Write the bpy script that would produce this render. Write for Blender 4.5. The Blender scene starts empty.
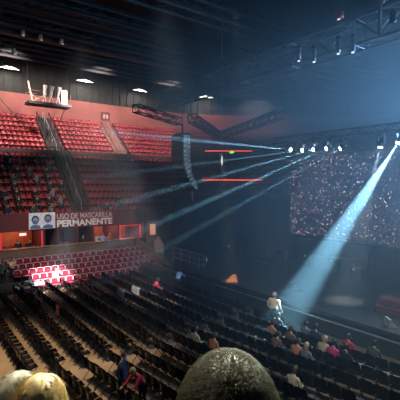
import bpy, bmesh, math, random
from mathutils import Vector, Matrix, Quaternion

random.seed(7)
SC = bpy.context.scene
COL = SC.collection
PI = math.pi
V = Vector

# ------------------------------------------------------------------ camera
EYE = V((0, 0, 7.5))
FPX = 393.3


def camera():
    # measured: rows recede to pixel (-95,185), the far stand runs to (725,185)
    y = V((-295, 15, -FPX)).normalized()
    x = V((525, 15, -FPX)).normalized()
    x = (x - y * x.dot(y)).normalized()
    z = x.cross(y)
    W = Matrix((x, y, z))                     # camera vector -> world vector
    cd = bpy.data.cameras.new('camera')
    cd.sensor_width = 36.0
    cd.sensor_fit = 'HORIZONTAL'
    cd.lens = FPX / 400 * 36
    cd.clip_start = 0.05
    cd.clip_end = 300
    c = bpy.data.objects.new('camera', cd)
    COL.objects.link(c)
    c.matrix_world = Matrix.Translation(EYE) @ W.to_4x4()
    SC.camera = c
    return W


CW = camera()


def project(p):
    q = CW.transposed() @ (V(p) - EYE)
    if q.z > -0.1:
        return None
    return 200 + FPX * q.x / -q.z, 200 - FPX * q.y / -q.z


def seen(p, m=8):
    q = project(p)
    return q is not None and -m < q[0] < 400 + m and -m < q[1] < 400 + m


# --------------------------------------------------------------- materials
_mats = {}


def mat(name, col, rough=0.6, metal=0.0, var=0.18, scale=6.0, bump=0.0, emit=None, strength=0.0, spec=0.5):
    if name in _mats:
        return _mats[name]
    m = bpy.data.materials.new(name)
    m.use_nodes = True
    nt = m.node_tree
    b = nt.nodes['Principled BSDF']
    b.inputs['Roughness'].default_value = rough
    b.inputs['Metallic'].default_value = metal
    b.inputs['Specular IOR Level'].default_value = spec
    tc = nt.nodes.new('ShaderNodeTexCoord')
    nz = nt.nodes.new('ShaderNodeTexNoise')
    nz.inputs['Scale'].default_value = scale
    nz.inputs['Detail'].default_value = 3
    nt.links.new(tc.outputs['Object'], nz.inputs['Vector'])
    r = nt.nodes.new('ShaderNodeValToRGB')
    lo = [c * (1 - var) for c in col]
    hi = [min(1, c * (1 + var)) for c in col]
    r.color_ramp.elements[0].color = (*lo, 1)
    r.color_ramp.elements[1].color = (*hi, 1)
    r.color_ramp.elements[0].position = 0.3
    r.color_ramp.elements[1].position = 0.7
    nt.links.new(nz.outputs['Fac'], r.inputs['Fac'])
    nt.links.new(r.outputs['Color'], b.inputs['Base Color'])
    if bump:
        bp = nt.nodes.new('ShaderNodeBump')
        bp.inputs['Strength'].default_value = bump
        nt.links.new(nz.outputs['Fac'], bp.inputs['Height'])
        nt.links.new(bp.outputs['Normal'], b.inputs['Normal'])
    if emit:
        b.inputs['Emission Color'].default_value = (*emit, 1)
        b.inputs['Emission Strength'].default_value = strength
    _mats[name] = m
    return m


M_FLOOR = mat('brown_floor', (0.30, 0.20, 0.115), 0.55, var=0.22, scale=0.8)
M_BLACK = mat('black_plastic', (0.012, 0.013, 0.015), 0.32, scale=20)
M_CHAIR = mat('chair_black', (0.006, 0.007, 0.009), 0.2, scale=20)
M_STEEL = mat('chair_steel', (0.03, 0.03, 0.032), 0.3, 0.8)
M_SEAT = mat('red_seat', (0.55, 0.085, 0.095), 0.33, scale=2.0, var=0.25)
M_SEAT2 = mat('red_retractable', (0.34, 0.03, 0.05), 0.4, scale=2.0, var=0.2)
M_CONC = mat('terrace_concrete', (0.13, 0.05, 0.048), 0.85, var=0.2, scale=3)
M_DARKC = mat('dark_concrete', (0.05, 0.045, 0.045), 0.85)
M_RWALL = mat('red_wall', (0.27, 0.088, 0.078), 0.8, var=0.12, scale=0.6)
M_MAROON = mat('maroon_fascia', (0.10, 0.02, 0.025), 0.7)
M_BROWN = mat('brown_panel', (0.16, 0.095, 0.06), 0.65, var=0.15, scale=2)
M_PANEL_LIT = mat('panel_orange_lit', (0.50, 0.17, 0.07), 0.6, var=0.12)  # warm glow of the lit boxes put into the panel colour
M_ROOF = mat('roof_panel', (0.011, 0.012, 0.011), 0.8)
M_CEIL = mat('ceiling_dark', (0.012, 0.014, 0.017), 0.9)
M_GIRDER = mat('girder', (0.022, 0.024, 0.027), 0.7, 0.1)
M_ALU = mat('aluminium', (0.55, 0.57, 0.58), 0.4, 0.6)
M_BLKST = mat('black_steel', (0.03, 0.032, 0.036), 0.5, 0.4)
M_DRAPE = mat('black_drape', (0.008, 0.010, 0.014), 0.95)
M_DECK = mat('stage_deck', (0.035, 0.037, 0.036), 0.6, scale=1.2, var=0.3)
M_SKIRT = mat('stage_skirt', (0.014, 0.017, 0.024), 0.8)
M_WHITE = mat('white_cloth', (0.75, 0.75, 0.73), 0.8)
M_WHITEM = mat('white_metal', (0.80, 0.79, 0.74), 0.4)
M_SKIN = mat('skin', (0.50, 0.29, 0.20), 0.55, var=0.06)
M_EYE = mat('eye_dark', (0.02, 0.015, 0.012), 0.2)
M_LIP = mat('lip', (0.36, 0.12, 0.10), 0.5)
M_LENS = mat('lamp_lens', (0.9, 0.95, 1.0), 0.2, emit=(0.70, 0.90, 1.0), strength=45)
M_FLOOD = mat('flood_lens', (1, 0.97, 0.85), 0.3, emit=(1.0, 0.95, 0.78), strength=5)
M_REDLED = mat('red_led', (0.8, 0.05, 0.02), 0.4, emit=(1.0, 0.10, 0.04), strength=2.2)
M_GRNLED = mat('green_led', (0.1, 0.8, 0.1), 0.4, emit=(0.15, 1.0, 0.12), strength=2.5)
M_FRAMELED = mat('red_frame_light', (0.8, 0.05, 0.06), 0.4, emit=(1.0, 0.03, 0.06), strength=0.4)
M_WINDOW = mat('lit_window', (0.8, 0.45, 0.25), 0.5, emit=(1.0, 0.42, 0.18), strength=0.45)
M_SMALLW = mat('pilot_light', (1, 1, 1), 0.4, emit=(0.9, 0.95, 1.0), strength=1.2)
M_SIGNW = mat('lit_sign', (0.9, 0.8, 0.7), 0.4, emit=(1.0, 0.75, 0.6), strength=0.8)


# ---------------------------------------------------------------- geometry
class MB:
    """collects shapes into one bmesh, several material slots"""

    def __init__(self):
        self.bm = bmesh.new()
        self.slot = 0

    def _mark(self, geom):
        for g in geom:
            if isinstance(g, bmesh.types.BMFace):
                g.material_index = self.slot

    def box(self, c, s, rot=None, bevel=0.0):
        g = bmesh.ops.create_cube(self.bm, size=1)
        vs = g['verts']
        for v in vs:
            v.co = V((v.co.x * s[0], v.co.y * s[1], v.co.z * s[2]))
        if bevel:
            es = list({e for v in vs for e in v.link_edges})
            r = bmesh.ops.bevel(self.bm, geom=es, offset=bevel, segments=2, affect='EDGES', profile=0.6)
            vs = list({v for f in r['faces'] for v in f.verts} | {v for v in vs if v.is_valid})
        fs = {f for v in vs for f in v.link_faces}
        self._mark(fs)
        mtx = Matrix.Translation(V(c)) @ (rot.to_4x4() if rot is not None else Matrix.Identity(4))
        for v in vs:
            v.co = mtx @ v.co
        return self

    def tube(self, pts, r, n=6, r2=None, cap=True):
        pts = [V(p) for p in pts]
        rings = []
        k = len(pts)
        for i, p in enumerate(pts):
            a = pts[max(0, i - 1)]
            b = pts[min(k - 1, i + 1)]
            d = (b - a).normalized()
            u = d.orthogonal().normalized() if abs(d.z) > 0.95 else d.cross(V((0, 0, 1))).normalized()
            w = d.cross(u)
            rr = r if r2 is None else r + (r2 - r) * i / (k - 1)
            rings.append([self.bm.verts.new(p + (u * math.cos(2 * PI * j / n) + w * math.sin(2 * PI * j / n)) * rr) for j in range(n)])
        fs = []
        for i in range(k - 1):
            for j in range(n):
                fs.append(self.bm.faces.new((rings[i][j], rings[i][(j + 1) % n], rings[i + 1][(j + 1) % n], rings[i + 1][j])))
        if cap:
            fs.append(self.bm.faces.new(rings[0][::-1]))
            fs.append(self.bm.faces.new(rings[-1]))
        self._mark(fs)
        return self

    def lathe(self, prof, c=(0, 0, 0), n=16, rot=None):
        c = V(c)
        rings = []
        for (r, z) in prof:
            ring = []
            for j in range(n):
                p = V((r * math.cos(2 * PI * j / n), r * math.sin(2 * PI * j / n), z))
                if rot is not None:
                    p = rot @ p
                ring.append(self.bm.verts.new(c + p))
            rings.append(ring)
        fs = []
        for i in range(len(rings) - 1):
            for j in range(n):
                fs.append(self.bm.faces.new((rings[i][j], rings[i][(j + 1) % n], rings[i + 1][(j + 1) % n], rings[i + 1][j])))
        fs.append(self.bm.faces.new(rings[0][::-1]))
        fs.append(self.bm.faces.new(rings[-1]))
        self._mark(fs)
        return self

    def poly_prism(self, pts, h):
        """pts: list of world points (planar), extruded by vector h"""
        h = V(h)
        a = [self.bm.verts.new(V(p)) for p in pts]
        b = [self.bm.verts.new(V(p) + h) for p in pts]
        n = len(a)
        fs = [self.bm.faces.new(a[::-1]), self.bm.faces.new(b)]
        for i in range(n):
            fs.append(self.bm.faces.new((a[i], a[(i + 1) % n], b[(i + 1) % n], b[i])))
        self._mark(fs)
        return self

    def grid(self, rows, thick=0.0):
        """rows of points -> sheet"""
        vs = [[self.bm.verts.new(V(p)) for p in r] for r in rows]
        fs = []
        for i in range(len(vs) - 1):
            for j in range(len(vs[0]) - 1):
                fs.append(self.bm.faces.new((vs[i][j], vs[i][j + 1], vs[i + 1][j + 1], vs[i + 1][j])))
        if thick:
            r = bmesh.ops.solidify(self.bm, geom=fs, thickness=thick)
            fs += [g for g in r['geom'] if isinstance(g, bmesh.types.BMFace)]
        self._mark(fs)
        return self

    def ellipsoid(self, c, rad, sub=2, rot=None):
        g = bmesh.ops.create_icosphere(self.bm, subdivisions=sub, radius=1)
        fs = {f for v in g['verts'] for f in v.link_faces}
        self._mark(fs)
        for v in g['verts']:
            p = V((v.co.x * rad[0], v.co.y * rad[1], v.co.z * rad[2]))
            if rot is not None:
                p = rot @ p
            v.co = V(c) + p
        return self

    def mesh(self, name, mats, smooth=False):
        bmesh.ops.recalc_face_normals(self.bm, faces=self.bm.faces)
        me = bpy.data.meshes.new(name)
        self.bm.to_mesh(me)
        self.bm.free()
        for m in (mats if isinstance(mats, (list, tuple)) else [mats]):
            me.materials.append(m)
        if smooth:
            for p in me.polygons:
                p.use_smooth = True
        return me

    def build(self, name, mats, parent=None, smooth=False):
        return link(name, self.mesh(name, mats, smooth), parent)


def link(name, data, parent=None, loc=None, rz=None):
    o = bpy.data.objects.new(name, data)
    COL.objects.link(o)
    if parent is not None:
        o.parent = parent
    if loc is not None:
        o.location = loc
    if rz is not None:
        o.rotation_euler = (0, 0, rz)
    return o


def tag(o, label=None, cat=None, group=None, kind=None):
    if label:
        o['label'] = label
    if cat:
        o['category'] = cat
    if group:
        o['group'] = group
    if kind:
        o['kind'] = kind
    return o


def thing(name, label, cat, loc=(0, 0, 0), rz=0, group=None):
    o = link(name, None, None, loc, rz)
    o.empty_display_size = 0.1
    return tag(o, label, cat, group)


def struct(o):
    o['kind'] = 'structure'
    return o


def copy_tree(o, parent=None):
    c = o.copy()
    COL.objects.link(c)
    if parent is not None:
        c.parent = parent
    for ch in list(KIDS.get(o.name, ())):
        copy_tree(ch, c)
    return c


KIDS = {}


def note_kids(o):
    ks = [x for x in COL.objects if x.parent == o]
    KIDS[o.name] = ks
    for k in ks:
        note_kids(k)


ORD = ('first second third fourth fifth sixth seventh eighth ninth tenth eleventh twelfth thirteenth fourteenth '
       'fifteenth sixteenth seventeenth eighteenth nineteenth').split()
TENS = {20: 'twent', 30: 'thirt', 40: 'fort', 50: 'fift', 60: 'sixt'}


def ordw(n):
    if n < 20:
        return ORD[n - 1]
    t, u = n // 10 * 10, n % 10
    return TENS[t] + ('ieth' if u == 0 else 'y-' + ORD[u - 1])


# ------------------------------------------------------------ arena path
# The far stand: straight along Y=34, then bends 37 degrees round the corner.
XA, YA, RA, AMAX = 26.0, 34.0, 10.0, 0.6435
LARC = RA * AMAX


def path(s, off):
    """s along the front edge (0 at X=0), off outward; -> point, tangent, outward normal"""
    if s <= XA:
        return V((s, YA + off, 0)), V((1, 0, 0)), V((0, 1, 0))
    c = V((XA, YA - RA, 0))
    a = min((s - XA) / RA, AMAX)
    n = V((math.sin(a), math.cos(a), 0))
    t = V((math.cos(a), -math.sin(a), 0))
    p = c + n * (RA + off)
    if s - XA > LARC:
        p += t * (s - XA - LARC)
    return p, t, n


S0, S1 = 0.0, 50.0
SS = [S0, 10, 20, XA] + [XA + LARC * k / 8 for k in range(1, 9)] + [40, S1]


def sweep(name, prof, m, s0=S0, s1=S1, kind='structure'):
    """closed profile [(off,z)] swept along the stand"""
    ss = [s0] + [s for s in SS if s0 < s < s1] + [s1]
    b = MB()
    rings = []
    for s in ss:
        ring = []
        for off, z in prof:
            p, t, n = path(s, off)
            ring.append(b.bm.verts.new((p.x, p.y, z)))
        rings.append(ring)
    k = len(prof)
    for i in range(len(ss) - 1):
        for j in range(k):
            b.bm.faces.new((rings[i][j], rings[i][(j + 1) % k], rings[i + 1][(j + 1) % k], rings[i + 1][j]))
    b.bm.faces.new(rings[0][::-1])
    b.bm.faces.new(rings[-1])
    o = b.build(name, m)
    if kind:
        o['kind'] = kind
    return o


# row tables of the upper tier: (offset, floor height)
ROWS_A = [(0.9 + 0.66 * k, 4.65 + 0.65 * k) for k in range(9)]
ROWS_B = [(7.95 + 0.70 * k, 10.5 + 0.58 * k) for k in range(8)]
STAIR = (12.0, 13.45)      # s range of the dark stairway
VOM = (19.4, 21.0)         # s range of the short brown stairway, upper rows only

# ------------------------------------------------------------------- setting
b = MB(); b.box((28, 22, -0.15), (76, 70, 0.3)); struct(b.build('floor', M_FLOOR))
b = MB(); b.box((28, 24, 25.2), (80, 74, 0.4)); struct(b.build('ceiling', M_CEIL))
b = MB(); b.box((62, 22, 12.5), (0.4, 70, 25.2)); struct(b.build('wall_right', M_CEIL))
sweep('wall_back', [(13.6, 14.0), (14.0, 14.0), (14.0, 17.75), (13.6, 17.75)], M_RWALL)
# dark ribbed cladding above the red wall
b = MB()
for i in range(len(SS) - 1):
    n_ = max(2, int((SS[i + 1] - SS[i]) / 0.9))
    for k in range(n_):
        sa = SS[i] + (SS[i + 1] - SS[i]) * k / n_
        sb = SS[i] + (SS[i + 1] - SS[i]) * (k + 1) / n_
        p0, t, n = path(sa, 14.3); p1, _, _ = path(sb, 14.3)
        b.poly_prism([(p0.x, p0.y, 17.6), (p1.x, p1.y, 17.6), (p1.x, p1.y, 25), (p0.x, p0.y, 25)], n * 0.25)
        b.box((p0.x - n.x * 0.05, p0.y - n.y * 0.05, 21.3), (0.12, 0.12, 7.4))
struct(b.build('wall_upper', M_ROOF))

prof = [(0.25, 3.9), (0.25, 4.65)]
for k, (o_, z) in enumerate(ROWS_A):
    prof += [(o_ - 0.33 if k else 0.25, z), (o_ + 0.33, z)]
prof += [(ROWS_A[-1][0] + 0.33, 10.0), (7.6, 10.0)]
for k, (o_, z) in enumerate(ROWS_B):
    prof += [(o_ - 0.35, z), (o_ + 0.35, z)]
prof += [(13.6, ROWS_B[-1][1]), (13.6, 3.9)]
pp = []
for q in prof:
    if not pp or (abs(q[0] - pp[-1][0]) + abs(q[1] - pp[-1][1])) > 1e-4:
        pp.append(q)
sweep('floor_upper_tier', pp, M_CONC)
sweep('trim_balcony', [(-0.05, 3.75), (0.25, 3.75), (0.25, 5.2), (-0.05, 5.2)], M_MAROON)
sweep('trim_walkway', [(6.62, 10.0), (6.74, 10.0), (6.74, 11.0), (6.62, 11.0)], M_DARKC)
# balcony handrail and walkway handrail
for nm, off, z0, z1, lab in (('balcony_handrail', 0.10, 5.2, 5.62, 'thin steel handrail along the balcony front above the mask banner'),
                             ('walkway_handrail', 6.68, 11.0, 11.3, 'steel handrail along the walkway between the two red seat sections')):
    hr = thing(nm, lab, 'handrail', (14, YA + off, z0))
    bb = MB(); bb.tube([path(s, off)[0] + V((-14, -YA - off, z1 - z0)) for s in SS], 0.03, 6)
    bb.build('rail', M_STEEL, hr)
    for k in range(22):
        p = path(1 + k * 2.0, off)[0] + V((-14, -YA - off, 0))
        bb = MB(); bb.tube([p, p + V((0, 0, z1 - z0))], 0.03, 5); bb.build('post', M_STEEL, hr)
# boxes storey under the balcony
sweep('wall_box_rear', [(2.6, 0.0), (2.9, 0.0), (2.9, 3.9), (2.6, 3.9)], M_BROWN, 0, 18.4)
sweep('floor_box', [(-0.7, 0.0), (2.6, 0.0), (2.6, 1.75), (-0.7, 1.75)], M_DARKC, 0, 18.4)
sweep('wall_box_front', [(-0.95, 0.0), (-0.7, 0.0), (-0.7, 2.45), (-0.95, 2.45)], M_BROWN, 0, 18.4)
sweep('trim_box_ledge', [(-1.02, 2.45), (-0.62, 2.45), (-0.62, 2.52), (-1.02, 2.52)], mat('ledge', (0.30, 0.17, 0.11), 0.5), 0, 18.4)


def partition(s, w, m, name):
    p, t, n = path(s, 0.95)
    bb = MB(); bb.box((p.x, p.y, 2.82), (w, 3.3, 2.14))
    struct(bb.build(name, m))


for k, s in enumerate((5.6, 9.0, 10.15, 11.8, 13.2, 15.6, 18.3)):
    partition(s, 0.16, M_MAROON, 'wall_partition_%d' % (k + 1))
BOXES = [(5.8, 8.9, True, 'far left box below the balcony'), (10.25, 11.7, False, 'narrow brown box under the banner words'),
         (13.4, 15.5, True, 'box where three people sit under the banner'), (15.8, 17.9, True, 'bright red framed box right of the banner')]
for k, (a, c, lit, lab) in enumerate(BOXES):
    bb = MB(); bb.box(((a + c) / 2, YA + 2.53, 2.85), (c - a - 0.1, 0.06, 1.7))
    struct(bb.build('wall_box_panel_%d' % (k + 1), M_PANEL_LIT if lit else M_BROWN))
    if k in (0, 3):
        w = (c - a) / 2
        fr = thing('red_frame', ('glowing red light posts of the ' if k == 0 else 'glowing red light frame round the ') + lab, 'frame light', ((a + c) / 2, YA - 0.60, 2.52))
        parts_ = [('side_strip', (-w, 0, 0.62), (0.13, 0.1, 1.24)), ('side_strip', (w, 0, 0.62), (0.13, 0.1, 1.24))]
        if k == 3:
            parts_ += [('top_strip', (0, 0, 1.2), (2 * w, 0.1, 0.06)), ('bottom_strip', (0, 0, 0.02), (2 * w, 0.1, 0.04))]
        for nm, cc, ss_ in parts_:
            bb = MB(); bb.box(cc, ss_); bb.build(nm, M_FRAMELED, fr)
# end wall of the box storey and the brown corner beside the lower stand
b = MB(); b.box((18.75, 33.9, 1.95), (0.25, 4.0, 3.9)); struct(b.build('wall_corner', M_BROWN))
b = MB(); b.box((22.5, 36.9, 1.95), (7.5, 0.3, 3.9)); struct(b.build('wall_corner_rear', M_MAROON))
# lower-stand end parapet, tan, slanting with the seats
b = MB()
b.poly_prism([(17.15, 28.2, 0), (17.15, 33.0, 0), (17.15, 33.0, 2.6), (17.15, 28.2, 1.3)], (0.22, 0, 0))
struct(b.build('wall_stand_end', M_BROWN))
b = MB()
b.poly_prism([(18.2, 31.2, 0), (18.95, 30.9, 0), (18.95, 30.9, 2.0), (18.6, 31.05, 2.75), (18.2, 31.2, 2.3)], (0.1, 0.35, 0))
tag(b.build('tan_screen', mat('tan_board', (0.36, 0.25, 0.15), 0.6)), 'pointed tan screen panel standing beside the right end of lower stand', 'screen panel')
b = MB(); b.box((18.35, 32.0, 2.1), (1.0, 0.3, 4.2)); struct(b.build('wall_corner_pillar', M_BROWN))
lw = thing('corner_window', 'orange lit doorway opening above the tan screen panel', 'lit opening', (18.3, 31.78, 2.9))
b = MB(); b.box((0, 0, 0.5), (0.62, 0.06, 1.0)); b.build('pane', M_WINDOW, lw)
b = MB(); b.box((-0.34, -0.02, 0.5), (0.06, 0.12, 1.1)); b.box((0.34, -0.02, 0.5), (0.06, 0.12, 1.1)); b.box((0, -0.02, 1.03), (0.68, 0.12, 0.06)); b.build('surround', M_BROWN, lw)

# ----------------------------------------------------------- stairs in stand
def stairway(name, label, s0, s1, rows, m, rails=True):
    p0, t, n = path((s0 + s1) / 2, rows[0][0] - 0.4)
    root = thing(name, label, 'stairway', (p0.x, p0.y, rows[0][1]))
    bb = MB()
    for (o_, z) in rows:
        for h in (0, 1):
            q, t, n = path((s0 + s1) / 2, o_ - 0.18 + 0.33 * h)
            bb.box((q.x - p0.x, q.y - p0.y, z + 0.16 + 0.3 * h - rows[0][1]), (s1 - s0, 0.34, 0.34))
    bb.build('steps', m, root)
    if rails:
        for side in (s0 + 0.05, s1 - 0.05, (s0 + s1) / 2):
            bb = MB()
            pts = []
            for (o_, z) in rows[::2] + [rows[-1]]:
                q, t, n = path(side, o_)
                q = V((q.x - p0.x, q.y - p0.y, z + 1.25 - rows[0][1]))
                pts.append(q)
                bb.tube([q - V((0, 0, 1.0)), q], 0.03, 5)
            bb.tube(pts, 0.035, 5)
            bb.build('handrail', M_ALU if side == (s0 + s1) / 2 else M_STEEL, root)
    return root


M_STAIR = mat('stair_dark', (0.035, 0.03, 0.03), 0.8)
stairway('stairway', 'dark stairway with handrails climbing the lower red seat section', *STAIR, ROWS_A, M_STAIR)
stairway('stairway', 'dark stairway climbing the upper red section below the hanging platform', *STAIR, ROWS_B, M_STAIR)
stairway('stairway', 'short brown stairway in the upper seats below the square wall sign', *VOM, ROWS_B[:7], mat('stair_brown', (0.22, 0.10, 0.08), 0.8), True)

# ------------------------------------------------------------ upper seats
def seat_mesh(m, name):
    """folding stadium seat facing -Y, origin at the floor"""
    bb = MB()
    rows = []
    for k in range(6):
        z = 0.40 + 0.42 * k / 5
        y = 0.10 + 0.06 * math.sin(k / 5 * PI / 2)
        w = 0.225 * (1 - 0.35 * max(0, (k - 3) / 2) ** 2)
        rows.append([(w * x, y - 0.05 * abs(x) ** 2, z) for x in (-1, -0.5, 0, 0.5, 1)])
    bb.grid(rows, 0.035)
    bb.box((0, -0.10, 0.43), (0.42, 0.38, 0.06), Matrix.Rotation(-0.10, 3, 'X'), 0.02)
    bb.box((0, 0.05, 0.2), (0.06, 0.10, 0.40))
    return bb.mesh(name, m, True)


SEATM = seat_mesh(M_SEAT, 'stadium_seat')
cand = []
for ri, (o_, z) in enumerate(ROWS_A + ROWS_B):
    k = 0
    right = left = 0
    s = 4.6
    row = []
    while s < S1 - 0.5:
        inst = STAIR[0] - 0.2 < s < STAIR[1] + 0.2 or (ri >= 9 and VOM[0] - 0.2 < s < VOM[1] + 0.2)
        if not inst:
            p, t, n = path(s, o_)
            P = V((p.x, p.y, z))
            if seen(P + V((0, 0, 0.6)), 4):
                row.append((s, P, math.atan2(t.y, t.x)))
        r_here = (RA + o_) / RA if XA < s < XA + LARC else 1.0
        s += 0.50 / r_here
    L = [q for q in row if q[0] < STAIR[0]]
    R = [q for q in row if q[0] > STAIR[1]]
    for j, q in enumerate(reversed(L)):
        cand.append((ri, 'left', j + 1, q))
    for j, q in enumerate(R):
        cand.append((ri, 'right', j + 1, q))
cand.sort(key=lambda c: (c[3][1] - EYE).length)
FOLDED = set()
for (ri, side, j, (s, P, rz)) in cand[:300]:
    sec = ('%s row above the balcony rail' % ordw(ri + 1)) if ri < 9 else ('%s row above the walkway' % ordw(ri - 8))
    o = link('stadium_seat', SEATM, None, P, rz)
    tag(o, 'red stadium seat, %s, %s seat %s of the stairway' % (sec, ordw(j), side), 'seat', 'red stadium seats of the upper tier')
b = bmesh.new()
for (ri, side, j, (s, P, rz)) in cand[300:]:
    n0 = len(b.verts)
    b.from_mesh(SEATM)
    b.verts.ensure_lookup_table()
    mt = Matrix.Translation(P) @ Matrix.Rotation(rz, 4, 'Z')
    for v in b.verts[n0:]:
        v.co = mt @ v.co
me = bpy.data.meshes.new('upper_rows'); b.to_mesh(me); b.free(); me.materials.append(M_SEAT)
for p in me.polygons:
    p.use_smooth = True
tag(link('upper_rows_of_seats', me), 'higher red seat rows of the upper tier, toward the red back wall', 'seats', None, 'stuff')

# ------------------------------------------------------ lower retractable stand
LROWS = [(28.5 + 0.85 * k, 0.02 + 0.26 * k) for k in range(5)]
b = MB()
for k, (y, z) in enumerate(LROWS):
    if k:
        b.box((10.2, (y - 0.42 + 33.0) / 2, z - 0.13), (14.0, 33.0 - (y - 0.42), 0.26))
struct(b.build('floor_lower_stand', M_DARKC))
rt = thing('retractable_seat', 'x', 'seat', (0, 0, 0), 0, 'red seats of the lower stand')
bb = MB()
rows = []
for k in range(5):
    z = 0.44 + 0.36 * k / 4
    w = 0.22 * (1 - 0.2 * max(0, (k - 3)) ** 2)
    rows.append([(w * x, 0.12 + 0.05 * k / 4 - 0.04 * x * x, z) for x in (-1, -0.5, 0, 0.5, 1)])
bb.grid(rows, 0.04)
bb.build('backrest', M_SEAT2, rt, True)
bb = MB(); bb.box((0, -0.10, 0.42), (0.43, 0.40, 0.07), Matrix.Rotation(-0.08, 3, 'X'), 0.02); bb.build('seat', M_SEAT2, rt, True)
for sx in (-0.24, 0.24):
    bb = MB(); bb.box((sx, 0.05, 0.26), (0.04, 0.30, 0.52)); bb.build('side_frame', M_BLKST, rt)
bb = MB()
bb.tube([(-0.235, 0.10, 0.42), (-0.235, 0.12, 0.74), (-0.19, 0.145, 0.815), (0, 0.165, 0.83), (0.19, 0.145, 0.815), (0.235, 0.12, 0.74), (0.235, 0.10, 0.42)], 0.026, 6)
bb.build('back_rim', mat('seat_rim', (0.66, 0.38, 0.42), 0.35, var=0.1), rt, True)
note_kids(rt)
first = True
TOPN = ('front', 'second', 'third', 'fourth', 'rear')
for k, (y, z) in enumerate(LROWS):
    n = 0
    xs = [17.0 - 0.53 * i for i in range(24)]
    for i, x in enumerate(xs):
        P = V((x - 0.1, y, z))
        if x < 4.9 or not seen(P + V((0, 0, 0.5)), 4) or (k < 2 and x < 7.2) or (k < 4 and x < 6.2):
            continue
        o = rt if first else copy_tree(rt)
        first = False
        o.location = P
        o['label'] = 'dark red tip-up seat, %s row of the lower stand, %s from its right end' % (TOPN[k], ordw(i + 1))

# box seats
bs = thing('lounge_armchair', 'x', 'armchair', (0, 0, 0), 0, 'red seats inside the balcony boxes')
SB = seat_mesh(M_SEAT, 'box_seat_shell')
link('shell', SB, bs)
for sx in (-0.25, 0.25):
    bb = MB(); bb.box((sx, -0.05, 0.56), (0.05, 0.34, 0.05), None, 0.01); bb.build('armrest', M_BLACK, bs)
note_kids(bs)
first = True
for (a, c, lit, lab) in BOXES:
    k = 0
    x = a + 0.4
    while x < c - 0.2:
        o = bs if first else copy_tree(bs)
        first = False
        o.location = (x, YA + 0.3, 1.75)
        k += 1
        o['label'] = 'red seat, %s from the left in the %s' % (ordw(k), lab)
        x += 0.56

# ---------------------------------------------------------------- banner
bn = thing('banner', 'long maroon banner reading USO DE MASCARILLA PERMANENTE on the balcony', 'banner', (11.7, YA - 0.16, 3.86))
bb = MB(); bb.box((1.05, 0, 0.66), (5.35, 0.05, 1.30)); bb.build('cloth', mat('banner_maroon', (0.16, 0.035, 0.045), 0.7), bn)
bb = MB(); bb.box((-2.67, 0, 0.68), (2.1, 0.05, 1.34)); pan = bb.build('picture_panel', mat('panel_pale', (0.72, 0.78, 0.86), 0.7), bn)
for (x, hair, z) in ((-3.22, (0.05, 0.07, 0.13), 0), (-2.22, (0.06, 0.08, 0.14), 0.07)):
    bb = MB()
    bb.poly_prism([(x - 0.42, -0.03, 0.04), (x + 0.42, -0.03, 0.04), (x + 0.36, -0.03, 0.26), (x + 0.12, -0.03, 0.36), (x - 0.12, -0.03, 0.36), (x - 0.36, -0.03, 0.26)], (0, -0.012, 0))
    bb.build('printed_shoulders', mat('print_blue', (0.10, 0.16, 0.30), 0.7), bn)
    bb = MB()
    ring = [(x + 0.30 * math.cos(t) * (1.0 if math.sin(t) > -0.3 else 0.95), -0.04, 0.78 + z + 0.36 * math.sin(t)) for t in [2 * PI * q / 20 for q in range(20)]]
    bb.poly_prism(ring, (0, -0.010, 0)); bb.build('printed_hair', mat('print_hair', (0.04, 0.06, 0.12), 0.7), bn)
    bb = MB()
    ring = [(x + 0.20 * math.cos(t), -0.052, 0.72 + z + 0.25 * math.sin(t)) for t in [2 * PI * q / 20 for q in range(20)]]
    bb.poly_prism(ring, (0, -0.010, 0)); bb.build('printed_face', mat('print_face', (0.34, 0.36, 0.42), 0.7), bn)
    bb = MB()
    bb.poly_prism([(x - 0.19, -0.064, 0.72 + z), (x - 0.14, -0.064, 0.52 + z), (x, -0.064, 0.46 + z), (x + 0.14, -0.064, 0.52 + z), (x + 0.19, -0.064, 0.72 + z), (x, -0.064, 0.76 + z)], (0, -0.010, 0))
    bb.build('printed_mask', mat('print_mask', (0.10, 0.20, 0.42), 0.7), bn)


def to_mesh_object(o):
    dg = bpy.context.evaluated_depsgraph_get()
    me = bpy.data.meshes.new_from_object(o.evaluated_get(dg))
    name, par = o.name, o.parent
    bpy.data.objects.remove(o)
    return link(name, me, par)


def lettering(txt, x, z, size, width, off, m, parent, y=-0.03, rz=0):
    cu = bpy.data.curves.new('lettering', 'FONT')
    cu.body = txt
    cu.size = size
    cu.extrude = 0.006
    cu.offset = off
    cu.materials.append(m)
    o = link('lettering', cu, parent)
    bpy.context.view_layer.update()
    o = to_mesh_object(o)
    bpy.context.view_layer.update()
    w = o.dimensions.x
    o.scale = (width / w, 1, 1)
    o.rotation_euler = (PI / 2, 0, rz)
    o.location = (x, y, z)
    return o


lettering('USO DE MASCARILLA', -1.50, 0.74, 0.66, 5.0, 0.010, mat('letter_pale', (0.70, 0.55, 0.57), 0.6), bn)
lettering('PERMANENTE', -1.50, 0.10, 0.76, 5.0, 0.030, mat('letter_white', (0.92, 0.90, 0.88), 0.6), bn)

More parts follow.
